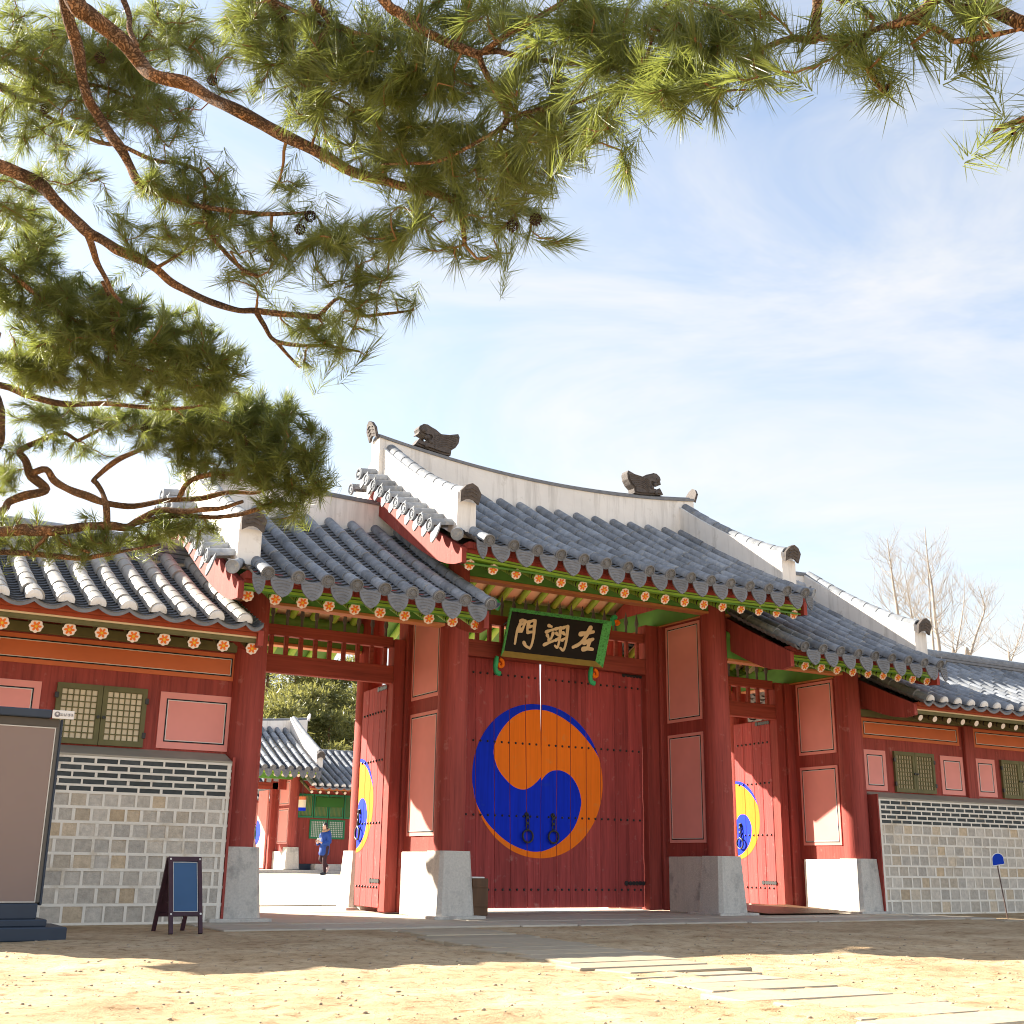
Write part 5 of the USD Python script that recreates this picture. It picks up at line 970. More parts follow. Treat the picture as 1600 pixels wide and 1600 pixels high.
def pine(label, limbs, clumps, trunk, roots, seed, L, width, needles, per, droop, conepts):
    """a pine: trunk, limbs one by one, twigs grown from the limbs to every shoot, shoots of needles"""
    r = np.random.default_rng(seed)
    t = thing('pine_tree', label, 'pine tree')
    tr = np.array(trunk, float); tp = bez(tr[:, :3], 5); k = np.arange(len(tp)); trr = np.interp(k, np.linspace(0, len(tp)-1, len(tr)), tr[:, 3])
    obj('trunk', MB().add(*tube(tp, trr, 16)), M['bark'], t, smooth=True)
    nodes, nrad = [], []
    for nm, pts in limbs.items():
        p = np.array(pts, float); c = bez(p, 4); rr = np.maximum(c[:, 3]*.78, .003)
        # knots and bends so that limbs are not smooth pipes
        L_ = np.cumsum(np.r_[0, np.linalg.norm(np.diff(c[:, :3], axis=0), axis=1)])
        wob = np.stack([meshkit.noise(np.stack([L_*6+17*j+len(nm), L_*0+hash_(nm)*.1, L_*0], 1), j)-.5 for j in range(3)], 1)
        pos = c[:, :3]+wob*rr[:, None]*.9; rad = rr*(1+.28*(meshkit.noise(np.stack([L_*9+3.3*hash_(nm), L_*0, L_*0], 1), 4)-.5))
        obj('branch', MB().add(*tube(pos, rad, 10)), M['bark'], t, smooth=True)
        if nm in roots:      # limb joins the trunk outside the picture
            a = np.array(roots[nm], float); mid = (a+pos[0])/2+np.array([0, 0, .12]); d0 = pos[0]-(pos[1]-pos[0])*1.5
            jp = bez([a, mid, d0, pos[0]], 6); obj('branch', MB().add(*tube(jp, np.linspace(rad[0]*1.7, rad[0]*1.02, len(jp)), 10)), M['bark'], t, smooth=True)
        nodes.append(pos); nrad.append(rad)
    nodes = np.vstack(nodes); nrad = np.concatenate(nrad)
    # shoots
    tips = []
    for cx, cy, cz, rx, ry, w in clumps:
        c = np.array([cx, cy, cz]); v = c-CAM; dist = np.linalg.norm(v); v /= dist
        side = np.cross(v, [0, 0, 1.0]); side /= np.linalg.norm(side); upv = np.cross(side, v)
        n = max(1, int(per*w*rx*ry/(L*L)+.5)) if rx > .03 else int(round(w))
        for _ in range(n):
            while True:
                a = r.uniform(-1, 1, 3)
                if (a*a).sum() <= 1: break
            tips.append(c+side*a[0]*rx+upv*a[1]*ry+v*a[2]*max(.12, .9*min(rx, 2.2*ry)))
    tips = np.array(tips)
    from scipy.spatial import cKDTree
    dd, _ = cKDTree(nodes).query(tips); order = np.argsort(dd)
    N = list(nodes); NR = list(nrad); twigs = MB(); pos, ori, idx, scl = [], [], [], []
    A = np.zeros((len(nodes)+len(tips)*4, 3)); A[:len(nodes)] = nodes; AR = np.zeros(len(A)); AR[:len(nodes)] = nrad; cnt = len(nodes)
    for ti in order:
        T_ = tips[ti]; dv = A[:cnt]-T_; ds = np.einsum('ij,ij->i', dv, dv); j = int(np.argmin(ds)); d = math.sqrt(ds[j]); Q = A[j]
        if d > .10:
            mid = (Q+T_)/2+r.normal(0, .10, 3)*d+np.array([0, 0, -.10*d]); ts = np.linspace(0, 1, 5)[:, None]
            c = (1-ts)**2*Q+2*ts*(1-ts)*mid+ts**2*T_
            c[1:4] += r.normal(0, .012, (3, 3))
        else:
            c = np.array([Q, (Q+T_)/2+r.normal(0, .01, 3), T_])
        r0 = min(AR[j]*.75, .0055+.009*min(d, .6)); rad = np.linspace(r0, .0036, len(c))
        twigs.add(*tube(c, rad, 4, caps=False))
        for q, rq in zip(c[1:], rad[1:]): A[cnt] = q; AR[cnt] = rq; cnt += 1 if cnt < len(A)-1 else 0
        dr = c[-1]-c[-2]; dr = dr/(np.linalg.norm(dr)+1e-9)+r.normal(0, .28, 3)+np.array([0, 0, droop])
        pos.append(T_+dr/np.linalg.norm(dr)*.02); ori.append(rot_to(dr, r.uniform(0, 6.28))); idx.append(int(r.integers(0, 5))); scl.append(r.uniform(.82, 1.15))
    obj('twigs', twigs, M['twig'], t, smooth=True, kind='stuff')
    pi = UsdGeom.PointInstancer.Define(stage, path_of(t)+'/needles')
    protos = []
    for k in range(5):
        v, f = tuft(seed*10+k, needles, L, (.15, .21, .11, .26, .17)[k], ((58, 14), (52, 10), (66, 22), (55, 12), (62, 18))[k], width)
        protos.append(usdkit.mesh(stage, path_of(t)+f'/needles/needle_tuft_{k:03d}' if k else path_of(t)+'/needles/needle_tuft', (v, f), M['needle']).GetPath())
    pi.CreatePrototypesRel().SetTargets(protos); pi.CreateProtoIndicesAttr(Vt.IntArray(idx))
    pi.CreatePositionsAttr(Vt.Vec3fArray.FromNumpy(np.array(pos, np.float32)))
    pi.CreateOrientationsAttr(Vt.QuathArray([Gf.Quath(float(q[0]), float(q[1]), float(q[2]), float(q[3])) for q in ori]))
    pi.CreateScalesAttr(Vt.Vec3fArray.FromNumpy(np.repeat(np.array(scl, np.float32)[:, None], 3, 1)))
    tag(pi.GetPrim(), kind='stuff')
    cm = cone_mesh()
    for c in conepts:
        j = int(np.argmin(np.linalg.norm(A[:cnt]-c, axis=1))); q = A[j]+r.normal(0, .01, 3)
        v = np.asarray(cm.vertices)*r.uniform(.5, .7); a = r.uniform(0, 6.28); v = np.stack([v[:, 0]*math.cos(a)-v[:, 2]*math.sin(a), v[:, 1], v[:, 0]*math.sin(a)+v[:, 2]*math.cos(a)], 1)
        obj('pine_cone', (v+q+[0, 0, -.03], cm.faces), M['cone'], t)
    print(label, 'shoots', len(tips))
    return t
def hash_(s): return sum(ord(ch)*(i+3) for i, ch in enumerate(s)) % 97
def cone_mesh():
    ms = []
    for k in range(46):
        t = k/46; z = -.035+.07*t; rr = .030*math.sin(math.pi*(.12+.8*t))+.004; ph = k*2.39996
        b = trimesh.creation.icosphere(0, .0085); b.apply_scale([1.3, 1, .55]); b.apply_translation([rr, 0, z+.004]); b.apply_transform(trimesh.transformations.rotation_matrix(ph, [0, 0, 1])); ms.append(b)
    return trimesh.util.concatenate(ms)
r0 = np.array([math.cos(YAW), -math.sin(YAW), 0]); f0 = np.array([math.sin(YAW), math.cos(YAW), 0])
def rel(a, b, z): return CAM*[1, 1, 0]+r0*a+f0*b+np.array([0, 0, z])
def tr4(pts): return [(*rel(a, b, z), rr) for a, b, z, rr in pts]
cB = [np.array(c) for c in CONES]
pine('near pine whose long drooping branches hang across the top of the view', LIMBS_B, CLUMPS_B,
     tr4([(-4.6, 1.2, -.1, .26), (-4.5, 1.3, 1.2, .21), (-4.3, 1.5, 2.4, .19), (-4.0, 1.6, 3.4, .17), (-3.4, 1.6, 4.4, .14), (-2.6, 1.5, 5.2, .11), (-1.6, 1.4, 5.8, .08)]),
     {'A': rel(-4.0, 1.6, 3.4), 'B': rel(-3.7, 1.6, 3.9), 'C': rel(-4.2, 1.5, 2.8), 'D': rel(-4.2, 1.5, 2.9), 'E': rel(-4.3, 1.5, 2.5), 'N': rel(-4.0, 1.6, 3.3), 'F': rel(-3.4, 1.6, 4.4), 'G': rel(-2.6, 1.5, 5.2), 'G3': rel(-2.9, 1.5, 4.9), 'H': rel(-2.2, 1.45, 5.4), 'J': rel(-1.6, 1.4, 5.8), 'L': rel(-1.6, 1.4, 5.8), 'M': rel(-1.6, 1.4, 5.7)},
     11, .105, .0018, 100, 10.5, -.12, [c for c in cB if np.linalg.norm(c-CAM) < 7])
tA = [(-6.6, 7.4, -.1, .30), (-6.5, 7.4, .9, .25), (-6.2, 7.4, 1.9, .22), (-6.4, 7.3, 2.9, .19), (-6.1, 7.2, 3.8, .15), (-6.3, 7.2, 4.8, .10)]
pine('bushy low pine at the left edge whose boughs cover part of the left wing roof', LIMBS_A, CLUMPS_A, tr4(tA),
     {'a': rel(-6.2, 7.4, 1.9), 'b': rel(-6.2, 7.4, 1.9), 'd': rel(-6.4, 7.3, 2.9), 'g': rel(-6.3, 7.4, 1.6), 'h': rel(-6.2, 7.2, 3.5), 'e': rel(-6.4, 7.3, 2.9)},
     12, .106, .0025, 85, 12.8, .25, [c for c in cB if np.linalg.norm(c-CAM) > 7.5])

# ---------------------------------------------------------------- objects in front of the gate
M['slate'] = mat('dark_blue_grey_metal', (0.030, 0.042, 0.062), 0.5, 0.12, 3.0)
M['frameg'] = mat('grey_brown_metal', (0.105, 0.095, 0.080), 0.5, 0.1, 3.0)
M['blank'] = mat('taupe_panel', (0.225, 0.165, 0.140), 0.6, 0.04, 1.0)
M['line'] = mat('pale_line', (0.55, 0.53, 0.48), 0.6)
M['sticker'] = mat('white_plate', (0.72, 0.70, 0.66), 0.5, 0.03)
M['greyink'] = mat('grey_ink', (0.20, 0.19, 0.20), 0.6)
M['navy'] = mat('navy_board', (0.040, 0.095, 0.19), 0.75, 0.08, 2.0)
M['maroon'] = mat('dark_maroon_wood', (0.045, 0.016, 0.024), 0.55, 0.3, 8.0, spots=((0.16, 0.12, 0.12), 20.0, 0.70))
M['signblue'] = mat('blue_sign_face', (0.006, 0.040, 0.36), 0.85, 0.03, spec=0.08)
M['post'] = mat('rusty_post', (0.13, 0.085, 0.07), 0.7, 0.3, 20.0)

nb = thing('notice_board', 'tall dark notice board with a blank taupe panel at the left edge', 'notice board')
by = -2.9; bx1 = -9.18; bx0 = -11.05
obj('base_step', box(bx0-.28, bx1+.25, by-.42, by+.42, 0, .135, .012), M['slate'], nb)
obj('base_step', box(bx0-.10, bx1+.07, by-.26, by+.26, .135, .205, .01), M['slate'], nb)
obj('foot', box(bx0+.02, bx1-.02, by-.15, by+.15, .205, .36, .01), M['slate'], nb)
obj('cabinet', box(bx0, bx1, by-.11, by+.14, .36, 2.285, .015), M['frameg'], nb)
obj('side_cover', box(bx1+.001, bx1+.028, by-.10, by+.15, .34, 2.285, .008), M['slate'], nb)
obj('cap', box(bx0-.05, bx1-.11, by-.16, by+.17, 2.287, 2.378, .01), M['slate'], nb)
pn = obj('panel', box(bx0+.05, bx1-.045, by-.118, by-.109, .37, 2.19), M['blank'], nb)
fr = sg.box(bx0+.05, .37, bx1-.045, 2.19).difference(sg.box(bx0+.06, .38, bx1-.055, 2.18))
obj('panel_line', on_plane(extr(fr, .003), (0, by-.1185, 0), (1, 0, 0), (0, 0, 1)), M['line'], pn)
obj('head_band', box(bx0+.02, bx1-.02, by-.116, by-.109, 2.20, 2.282), mat('dark_brown_metal', (0.070, 0.058, 0.045), .5), nb)
pl = obj('name_plate', box(bx1-.108, bx1+.12, by-.17, by-.155, 2.286, 2.377, .003), M['sticker'], nb)
obj('plate_mark', on_plane(extr(sg.Point(0, 0).buffer(.030, 10).difference(sg.Point(0, .006).buffer(.013, 8)), .002), (bx1-.058, by-.171, 2.331), (1, 0, 0), (0, 0, 1)), M['greyink'], pl)
hg = []          # four small syllable blocks, as far as they can be read
for k, parts in enumerate((((-.012, .008, .012, .008), (0, .008, 0, -.004), (-.014, -.010, .014, -.010)), ((-.012, .012, -.012, -.002), (-.012, -.002, .006, -.002), (.010, .014, .010, -.006), (-.010, -.012, .010, -.012)), ((-.012, .010, .004, .010), (.004, .010, .004, -.002), (.012, .014, .012, -.012), (-.010, -.008, .004, -.012)), ((-.012, .012, .008, .012), (.008, .012, .004, -.004), (-.014, -.006, .014, -.006), (0, -.006, 0, -.014)))):
    hg += [sg.LineString([(x0+k*.036, y0), (x1+k*.036, y1)]).buffer(.0028, 3) for x0, y0, x1, y1 in parts]
obj('plate_lettering', on_plane(extr(unary_union(hg), .002), (bx1-.012, by-.171, 2.331), (1, 0, 0), (0, 0, 1)), M['greyink'], pl)

ab = thing('sandwich_board', 'folding sandwich board with dark maroon frame and plain navy face', 'sandwich board')
def aframe(yb, yt, front):
    xL, xR, zt = -7.66, -7.27, .845
    e = np.array([0, yt-yb, zt]); Ln = np.linalg.norm(e); e /= Ln
    on = lambda poly, d, off: on_plane(extr(poly, d), np.array([xL, yb, 0])+np.cross([1., 0, 0], e)*off, (1, 0, 0), e)
    W_ = xR-xL
    for a in (0, W_-.045): obj('leg', on(sg.box(a, 0, a+.045, Ln), .035, 0), M['maroon'], ab)
    obj('top_rail', on(sg.box(.046, Ln-.055, W_-.046, Ln), .033, .001), M['maroon'], ab)
    obj('bottom_rail', on(sg.box(.046, .20, W_-.046, .245), .033, .001), M['maroon'], ab)
    if front:
        f = obj('face', on(sg.box(.046, .246, W_-.046, Ln-.056), .010, .012), M['navy'], ab)
        obj('face_line', on(sg.box(.05, .25, W_-.05, Ln-.06).difference(sg.box(.057, .257, W_-.057, Ln-.067)), .002, .0225), M['line'], f)
        for a in (.022, W_-.022):
            for b in (.22, Ln-.03): obj('screw', on(sg.Point(a, b).buffer(.012, 6), .004, .0352), M['line'], ab)
    else: obj('back_face', on(sg.box(.046, .246, W_-.046, Ln-.056), .010, .012), M['maroon'], ab)
aframe(-2.55, -2.26, True)
aframe(-1.80, -2.20, False)

sg_ = thing('small_sign', 'small blue round-topped sign on a thin leaning stake by the right wall', 'sign')
shp = sg.Polygon([(-.165, 0), (.165, 0), (.165, .09)]+[(.165*math.cos(a), .09+.10*math.sin(a)) for a in np.linspace(0, math.pi, 16)]+[(-.165, .09)])
ey = np.array([-.10, 0, .995]); o = np.array([7.21, -2.27, .925])
obj('rim', on_plane(extr(shp.buffer(.012), .012), o, (.99, .06, .10), ey), M['white'], sg_)
obj('face', on_plane(extr(shp, .004), o+np.array([0, -.0125, 0]), (.99, .06, .10), ey), M['signblue'], sg_)
obj('stake', MB().add(*tube([(7.40, -2.22, -.05), (7.30, -2.24, .45), (7.20, -2.25, 1.02)], .011, 8)), M['post'], sg_, smooth=True)

bxx = thing('wooden_box', 'upright brown wooden box tucked behind the stone base left of the centre doors', 'box')
obj('body', box(-2.36, -2.075, -.12, .14, .05, .60, .008), M['wood'], bxx)
obj('lid', box(-2.37, -2.15, -.13, .15, .601, .622, .004), M['sticker'], bxx)
for z in (.18, .46): obj('batten', box(-2.35, -2.085, -.131, -.121, z, z+.03, .003), M['wood'], bxx)

# ---------------------------------------------------------------- the courtyard behind, seen through the left bay
IG = 23.3
ig = thing('inner_gate', 'smaller inner gate across the courtyard with white ridge and blue grey tiles', 'gate')
def small_roof(parent, rows, x0, x1, yF, yE, z0, ends, ry, k=0.86):
    P = lambda x, d: np.array([x, yE+d, z0+.9*prof_gate(d)])
    tiled_slope(parent, rows, x0, x1, P, ry-.12-yE, 8, ends, True, tilem=M['tile'])
    yy = np.array([yE+.05, ry]); zz = z0+.9*prof_gate(yy-yE)
    v = np.array([(x, (y if s else 2*ry-y), z-.16+t) for x in (x0, x1) for y, z in zip(yy, zz) for t in (0, .06) for s in (1,)]); obj('roof_board', MB().add(v, BOXF), M['cream'], parent)
    v2 = v.copy(); v2[:, 1] = 2*ry-v2[:, 1]; v2[:, 2] += .12; obj('back_slope', MB().add(v2, BOXF), M['tiled'], parent)
rf = thing('tiled_roof', parent=ig); ry = IG+1.45
small_roof(rf, [3.50-k*.30 for k in range(12)], 0.0, 3.72, IG, IG-1.8, 3.78, 'disc', ry)
xx = np.linspace(-.1, 4.34, 12); top = 5.52+.012*(xx-.5)**2*1.25
v = np.concatenate([np.stack([xx, np.full(12, y), z], 1) for y, z in ((ry-.13, 5.0+0*xx), (ry-.13, top), (ry+.13, top), (ry+.13, 5.0+0*xx))]); m = MB()
for k in range(4): m.add(*strip(v[12*k:12*k+12], v[12*((k+1) % 4):12*((k+1) % 4)+12]))
m.add(v[[11, 23, 35, 47]], np.array([(3, 2, 1, 0)])); obj('ridge', m, M['lime'], rf)
obj('ridge_cap', MB().add(*tube(np.stack([xx, np.full(12, ry), top+.02], 1), .07, 8)), M['tiled'], rf, smooth=50)
obj('ridge_end_ornament', cap_ornament((4.36, ry, 5.70), (0, 1, 0), .26, .30), M['lime'], rf)
yy = np.linspace(IG-1.42, ry-.1, 8); base = 3.78+.9*prof_gate(yy-IG+1.8)
obj('descending_ridge', curve_wall(3.68, 3.92, np.stack([yy, base-.1], 1), np.stack([yy, base+.40+.06*np.linspace(-1, 1, 8)**2], 1)), M['lime'], rf)
obj('descending_ridge_cap', MB().add(*tube(np.stack([np.full(8, 3.80), yy, base+.44], 1), .075, 8)), M['tile'], rf, smooth=50)
obj('end_ornament', cap_ornament((3.80, IG-1.47, base[0]+.18), (1, 0, 0), .30, .28), M['clay'], rf)
rafters(ig, [3.59-k*.272 for k in range(13)], IG-1.5, 3.54, .42, IG+.5, flower='plain', r=.055)
obj('eave_batten', box(0, 3.75, IG-1.56, IG-1.45, 3.61, 3.66), M['greenl'], ig); obj('tile_board', box(0, 3.75, IG-1.62, IG-1.42, 3.66, 3.74), M['red'], ig)
for x in (3.52, 1.0):
    obj('column', MB().add(*tube([(x, IG, 1.22), (x, IG, 3.7)], .16, 20)), M['red'], ig, smooth=50)
    obj('stone_base', stone_base(0, 0, 1).apply_scale([.82, .82, .74]).apply_translation([x-.02, IG, .50]), M['stone'], ig)
obj('eave_beam', box(.6, 3.9, IG-.09, IG+.09, 3.50, 3.75, .01), M['green'], ig)
obj('lintel', box(.9, 3.5, IG+1.4, IG+1.6, 3.22, 3.46, .01), M['redb'], ig)
obj('upper_wall', box(3.15, 3.9, IG+.62, IG+.70, 3.18, 4.1), M['red'], ig)
for k in range(9): obj('transom_bar', box(1.1+k*.26, 1.16+k*.26, IG+1.45, IG+1.52, 3.46, 3.86), M['redb'], ig)
obj('side_wall', box(3.46, 3.60, IG+.16, IG+1.4, 1.1, 3.6), M['red'], ig)
framed_panel(ig, (3.455, IG+1.25, 1.35), (0, -1, 0), (0, 0, 1), 1.0, 1.2, 'panel', line=.05); framed_panel(ig, (3.455, IG+1.25, 2.65), (0, -1, 0), (0, 0, 1), 1.0, .85, 'panel', line=.05)
obj('plinth', box(3.36, 3.68, IG+.2, IG+1.4, .45, 1.1, .01), M['stone'], ig)
obj('door_post', box(3.20, 3.46, IG+1.40, IG+1.62, .45, 3.5, .01), M['red'], ig)
dl = thing('door_leaf', parent=ig)
for k in range(4): obj('plank', box(3.13, 3.185, IG+1.62+k*.24, IG+1.855+k*.24, .52, 3.2, .006), M['panel'], dl)
obj('blue_swirl', on_plane(extr(sg.Point(0, 0).buffer(.42, 16).intersection(sg.box(0, -1, 1, 1)), .004), (3.128, IG+2.57, 1.75), (0, -1, 0), (0, 0, 1)), M['blue'], dl)
pf = obj('platform', box(-6, 12, IG-.62, IG+6, .0, .495, .015), M['stone'], None, kind='structure', label='low stone platform under the inner gate', category='platform')

ib = thing('courtyard_building', 'low red building with bright green lattice shutters beside the inner gate', 'building')
rf = thing('tiled_roof', parent=ib)
P = lambda x, d: np.array([x, IG-1.45+d, 3.26+prof_wing(d)])
tiled_slope(rf, [3.64+k*.268 for k in range(20)], 3.55, 9.0, P, 2.85, 8, 'plaster', True, tilem=M['tile'])
for k in range(4): obj('ridge_course', box(3.9, 9.2, IG+1.35, IG+1.65, 4.36+.07*k, 4.425+.07*k, .01), M['tiled'], rf)
obj('ridge_cap', MB().add(*tube([(3.9, IG+1.5, 4.64), (9.2, IG+1.5, 4.64)], .10, 8)), M['tiled'], rf, smooth=50)
v = np.array([(x, y, z+t) for x in (3.6, 9.1) for y, z in ((IG+1.5, 4.4), (IG+4.4, 3.2)) for t in (0, .06)]); obj('back_slope', MB().add(v, BOXF), M['tiled'], rf)
rafters(ib, [3.67+k*.304 for k in range(17)], IG-1.2, 3.045, .40, IG+.3, flower='plain', r=.05, col='olive')
obj('eave_batten', box(3.6, 9.0, IG-1.28, IG-1.18, 3.11, 3.16), M['edge'], ib); obj('tile_board', box(3.6, 9.0, IG-1.36, IG-1.10, 3.16, 3.23), M['red'], ib)
wy = IG+.30
obj('wall', box(3.70, 9.0, wy, wy+.15, .70, 3.5), M['red'], ib)
M['teal'] = mat('teal_shutter_paint', (0.020, 0.20, 0.085), 0.55, 0.1); M['gr2'] = mat('green_panel_paint', (0.035, 0.155, 0.020), 0.6, 0.1)
M['lat'] = mat('lattice_shade', (0.28, 0.30, 0.10), 0.8, 0.1)
for a, b in ((3.78, 4.33), (4.36, 4.90), (4.93, 5.47), (5.50, 5.95)):
    fr = sg.box(a, 2.24, b, 3.05).difference(sg.box(a+.05, 2.30, b-.05, 2.99)); wn = thing('window', parent=ib)
    obj('frame', on_plane(extr(fr, .05), (0, wy-.005, 0), (1, 0, 0), (0, 0, 1)), M['teal'], wn); obj('paper', box(a+.05, b-.05, wy-.012, wy-.004, 2.30, 2.99), M['lat'], wn)
    lt = MB()
    for k in range(1, 9): x = a+.05+(b-a-.1)*k/9; lt.box(x-.008, x+.008, wy-.028, wy-.013, 2.30, 2.99)
    obj('lattice', lt, M['teal'], wn)
obj('green_panel', box(4.42, 5.46, wy-.085, wy-.058, 2.62, 2.95), M['gr2'], ib)
for a, b in ((4.24, 4.88), (4.92, 5.56)):
    fr = sg.box(a, 1.54, b, 2.19).difference(sg.box(a+.06, 1.60, b-.06, 2.13)); wn = thing('window', parent=ib)
    obj('frame', on_plane(extr(fr, .05), (0, wy-.005, 0), (1, 0, 0), (0, 0, 1)), M['teal'], wn); obj('paper', box(a+.06, b-.06, wy-.012, wy-.004, 1.60, 2.13), M['sticker'], wn)
    lt = MB()
    for k in range(1, 8): x = a+.06+(b-a-.12)*k/8; lt.box(x-.009, x+.009, wy-.028, wy-.013, 1.60, 2.13)
    for k in range(1, 8): z = 1.60+.53*k/8; lt.box(a+.06, b-.06, wy-.026, wy-.0135, z-.009, z+.009)
    obj('lattice', lt, M['teal'], wn)
obj('post', box(5.97, 6.2, wy-.06, wy, .5, 3.3), M['red'], ib)
obj('step_stone', box(4.24, 5.24, IG-.45, IG-.05, .496, .70, .01), M['stone'], ib)
obj('footing', box(3.75, 9.0, wy+.02, wy+.12, .496, .70), M['slate'], ib)

ln = thing('hanging_lantern', 'red, white and blue paper lantern hung under the eave of the inner gate', 'lantern')
for z0_, z1_, mm in ((2.42, 2.53, 'blue'), (2.53, 2.78, 'paper'), (2.78, 2.89, 'band')): obj('shade', MB().add(*tube([(3.47, IG-.9, z0_), (3.47, IG-.9, z1_-.001)], .125, 16)), M[mm], ln, smooth=50)
obj('cord', MB().add(*tube([(3.47, IG-.9, 2.89), (3.47, IG-.9, 3.62)], .01, 5)), M['iron'], ln)

# a far building and an urn glimpsed through the open inner gate
fb = thing('far_building', 'far tiled building glimpsed through the doorway of the inner gate', 'building')
P = lambda x, d: np.array([x, 33.0+d, 3.3+prof_wing(d)]); rf = thing('tiled_roof', parent=fb)
tiled_slope(rf, [4.0+k*.30 for k in range(16)], 3.9, 8.7, P, 2.6, 6, 'plaster', False)
obj('wall', box(3.5, 9.0, 34.4, 34.6, .4, 3.6), M['panel'], fb); obj('post', box(5.6, 5.8, 34.3, 34.39, .4, 3.5), M['red'], fb); obj('post', box(4.4, 4.6, 34.3, 34.39, .4, 3.5), M['red'], fb)
obj('stone_footing', box(3.5, 9.0, 34.1, 34.39, .4, 1.3, .01), M['stone'], fb); obj('eave', box(3.7, 9.0, 33.0, 33.3, 3.12, 3.22), M['red'], fb)
M['urnm'] = mat('dark_teal_iron', (0.025, 0.06, 0.065), 0.5, 0.2)
un = thing('urn', 'dark iron urn on a stone block beyond the inner gate', 'urn')
pr = [(.02, 0), (.16, .02), (.22, .12), (.25, .26), (.22, .38), (.16, .42), (.19, .46), (.15, .46), (.13, .40), (.0, .38)]
obj('bowl', trimesh.creation.revolve(np.array(pr), sections=20).apply_translation([3.35, IG+2.9, 1.5]), M['urnm'], un, smooth=40)
for s in (-1, 1): obj('ear', trimesh.creation.torus(.06, .016, 14, 6).apply_transform(trimesh.transformations.rotation_matrix(math.pi/2, [1, 0, 0])).apply_translation([3.35+s*.20, IG+2.9, 2.0]), M['urnm'], un, smooth=True)
obj('stand', box(3.0, 3.7, IG+2.65, IG+3.15, .45, 1.5, .015), M['stone'], un)

# ---------------------------------------------------------------- the person walking across the courtyard
M['coat'] = mat('blue_padded_coat', (0.012, 0.055, 0.26), 0.6, 0.2, 9.0); M['skin'] = mat('skin', (0.60, 0.36, 0.26), 0.55, 0.06); M['hair'] = mat('black_hair', (0.012, 0.010, 0.010), 0.5)
M['trous'] = mat('dark_plum_trousers', (0.040, 0.016, 0.020), 0.8); M['fur'] = mat('tan_fur_trim', (0.40, 0.25, 0.15), 0.95, 0.3, 40.0); M['shoe'] = mat('pale_pink_shoe', (0.62, 0.45, 0.42), 0.6); M['shoed'] = mat('dark_shoe', (0.03, 0.03, 0.035), 0.6)
def limb(chain, seg=14):
    out = None
    for (a, ra), (b, rb) in zip(chain[:-1], chain[1:]):
        s1 = m3d.Manifold.sphere(ra, seg).translate(a); s2 = m3d.Manifold.sphere(rb, seg).translate(b); h = m3d.Manifold.batch_hull([s1, s2]); out = h if out is None else out+h
    return out
def solid(man, ref=.03, it=8):
    m = man.refine_to_length(ref).to_mesh(); t_ = trimesh.Trimesh(m.vert_properties[:, :3], m.tri_verts, process=True)
    trimesh.smoothing.filter_taubin(t_, .5, .53, it); return t_
pe = thing('person', 'person in a blue padded coat with fur hood, mid-stride, reading a white leaflet', 'person', loc=(3.60, 20.5, .375), rotz=180+18)
# in the person's own frame: x forwards, y left, z up; 1.60 m tall
body = limb([((0, 0, .86), .12), ((.0, 0, 1.10), .12), ((0, 0, 1.26), .10), ((.01, 0, 1.36), .052), ((.02, 0, 1.43), .05)])
for s in (-1, 1): body += limb([((0, 0, 1.27), .06), ((0, s*.165, 1.25), .055), ((-.02+.02, s*.20, 1.02), .045), ((.19, s*.13, .96), .034), ((.25, s*.085, 1.0), .026)])
body += limb([((0, .07, .86), .09), ((.06, .08, .47), .058), ((.02, .08, .10), .040)])+limb([((0, -.07, .86), .09), ((.07, -.08, .48), .058), ((-.20, -.08, .27), .040)])
head = m3d.Manifold.sphere(1, 24).scale([.088, .072, .108]).translate([.03, 0, 1.49]); body += head+limb([((.10, 0, 1.49), .014), ((.122, 0, 1.47), .012)])+limb([((.085, 0, 1.43), .03), ((.04, 0, 1.42), .04)])
for s in (-1, 1):
    body += m3d.Manifold.sphere(1, 10).scale([.018, .010, .028]).translate([.02, s*.074, 1.485])
    palm = np.array([.285, s*.065, 1.02]); body += limb([((.25, s*.085, 1.0), .025), (tuple(palm), .028)])
    for q in range(4): b0 = palm+np.array([.02, -s*.0, -.022+.016*q]); body += limb([(tuple(b0), .0095), (tuple(b0+[.04-.004*abs(q-2), -s*.012, .012]), .009), (tuple(b0+[.05, -s*.035, .02]), .008)], 8)
    body += limb([(tuple(palm+[0, -s*.01, .02]), .010), (tuple(palm+[.02, -s*.035, .045]), .009)], 8)
obj('body', solid(body, .018, 5), M['skin'], pe, smooth=True)
coat = limb([((0, 0, .70), .155), ((0, 0, .95), .16), ((0, 0, 1.20), .15), ((.0, 0, 1.32), .085)])
coat += limb([((.05, 0, .66), .15), ((.0, 0, .95), .155)])
for s in (-1, 1): coat += limb([((0, s*.06, 1.27), .085), ((0, s*.17, 1.24), .082), ((0.0, s*.215, 1.02), .070), ((.185, s*.14, .955), .058)])
coat = coat.trim_by_plane([0, 0, 1], .60)
coat += limb([((-.10, 0, 1.33), .085), ((-.14, 0, 1.22), .07)])
obj('coat', solid(coat, .03, 6), M['coat'], pe, smooth=True)
fur = trimesh.creation.torus(.095, .035, 26, 10); fur.apply_transform(trimesh.transformations.rotation_matrix(.35, [0, 1, 0])); fur.apply_translation([.0, 0, 1.385]); fur.vertices += .012*(meshkit.noise(fur.vertices*60)[:, None]-.5)*2; obj('fur_collar', fur, M['fur'], pe)
hr = m3d.Manifold.sphere(1, 28).scale([.100, .086, .115]).translate([.015, 0, 1.515])-m3d.Manifold.cube([.2, .3, .2], True).translate([.155, 0, 1.45])-m3d.Manifold.cube([.5, .5, .2], True).translate([0, 0, 1.33])
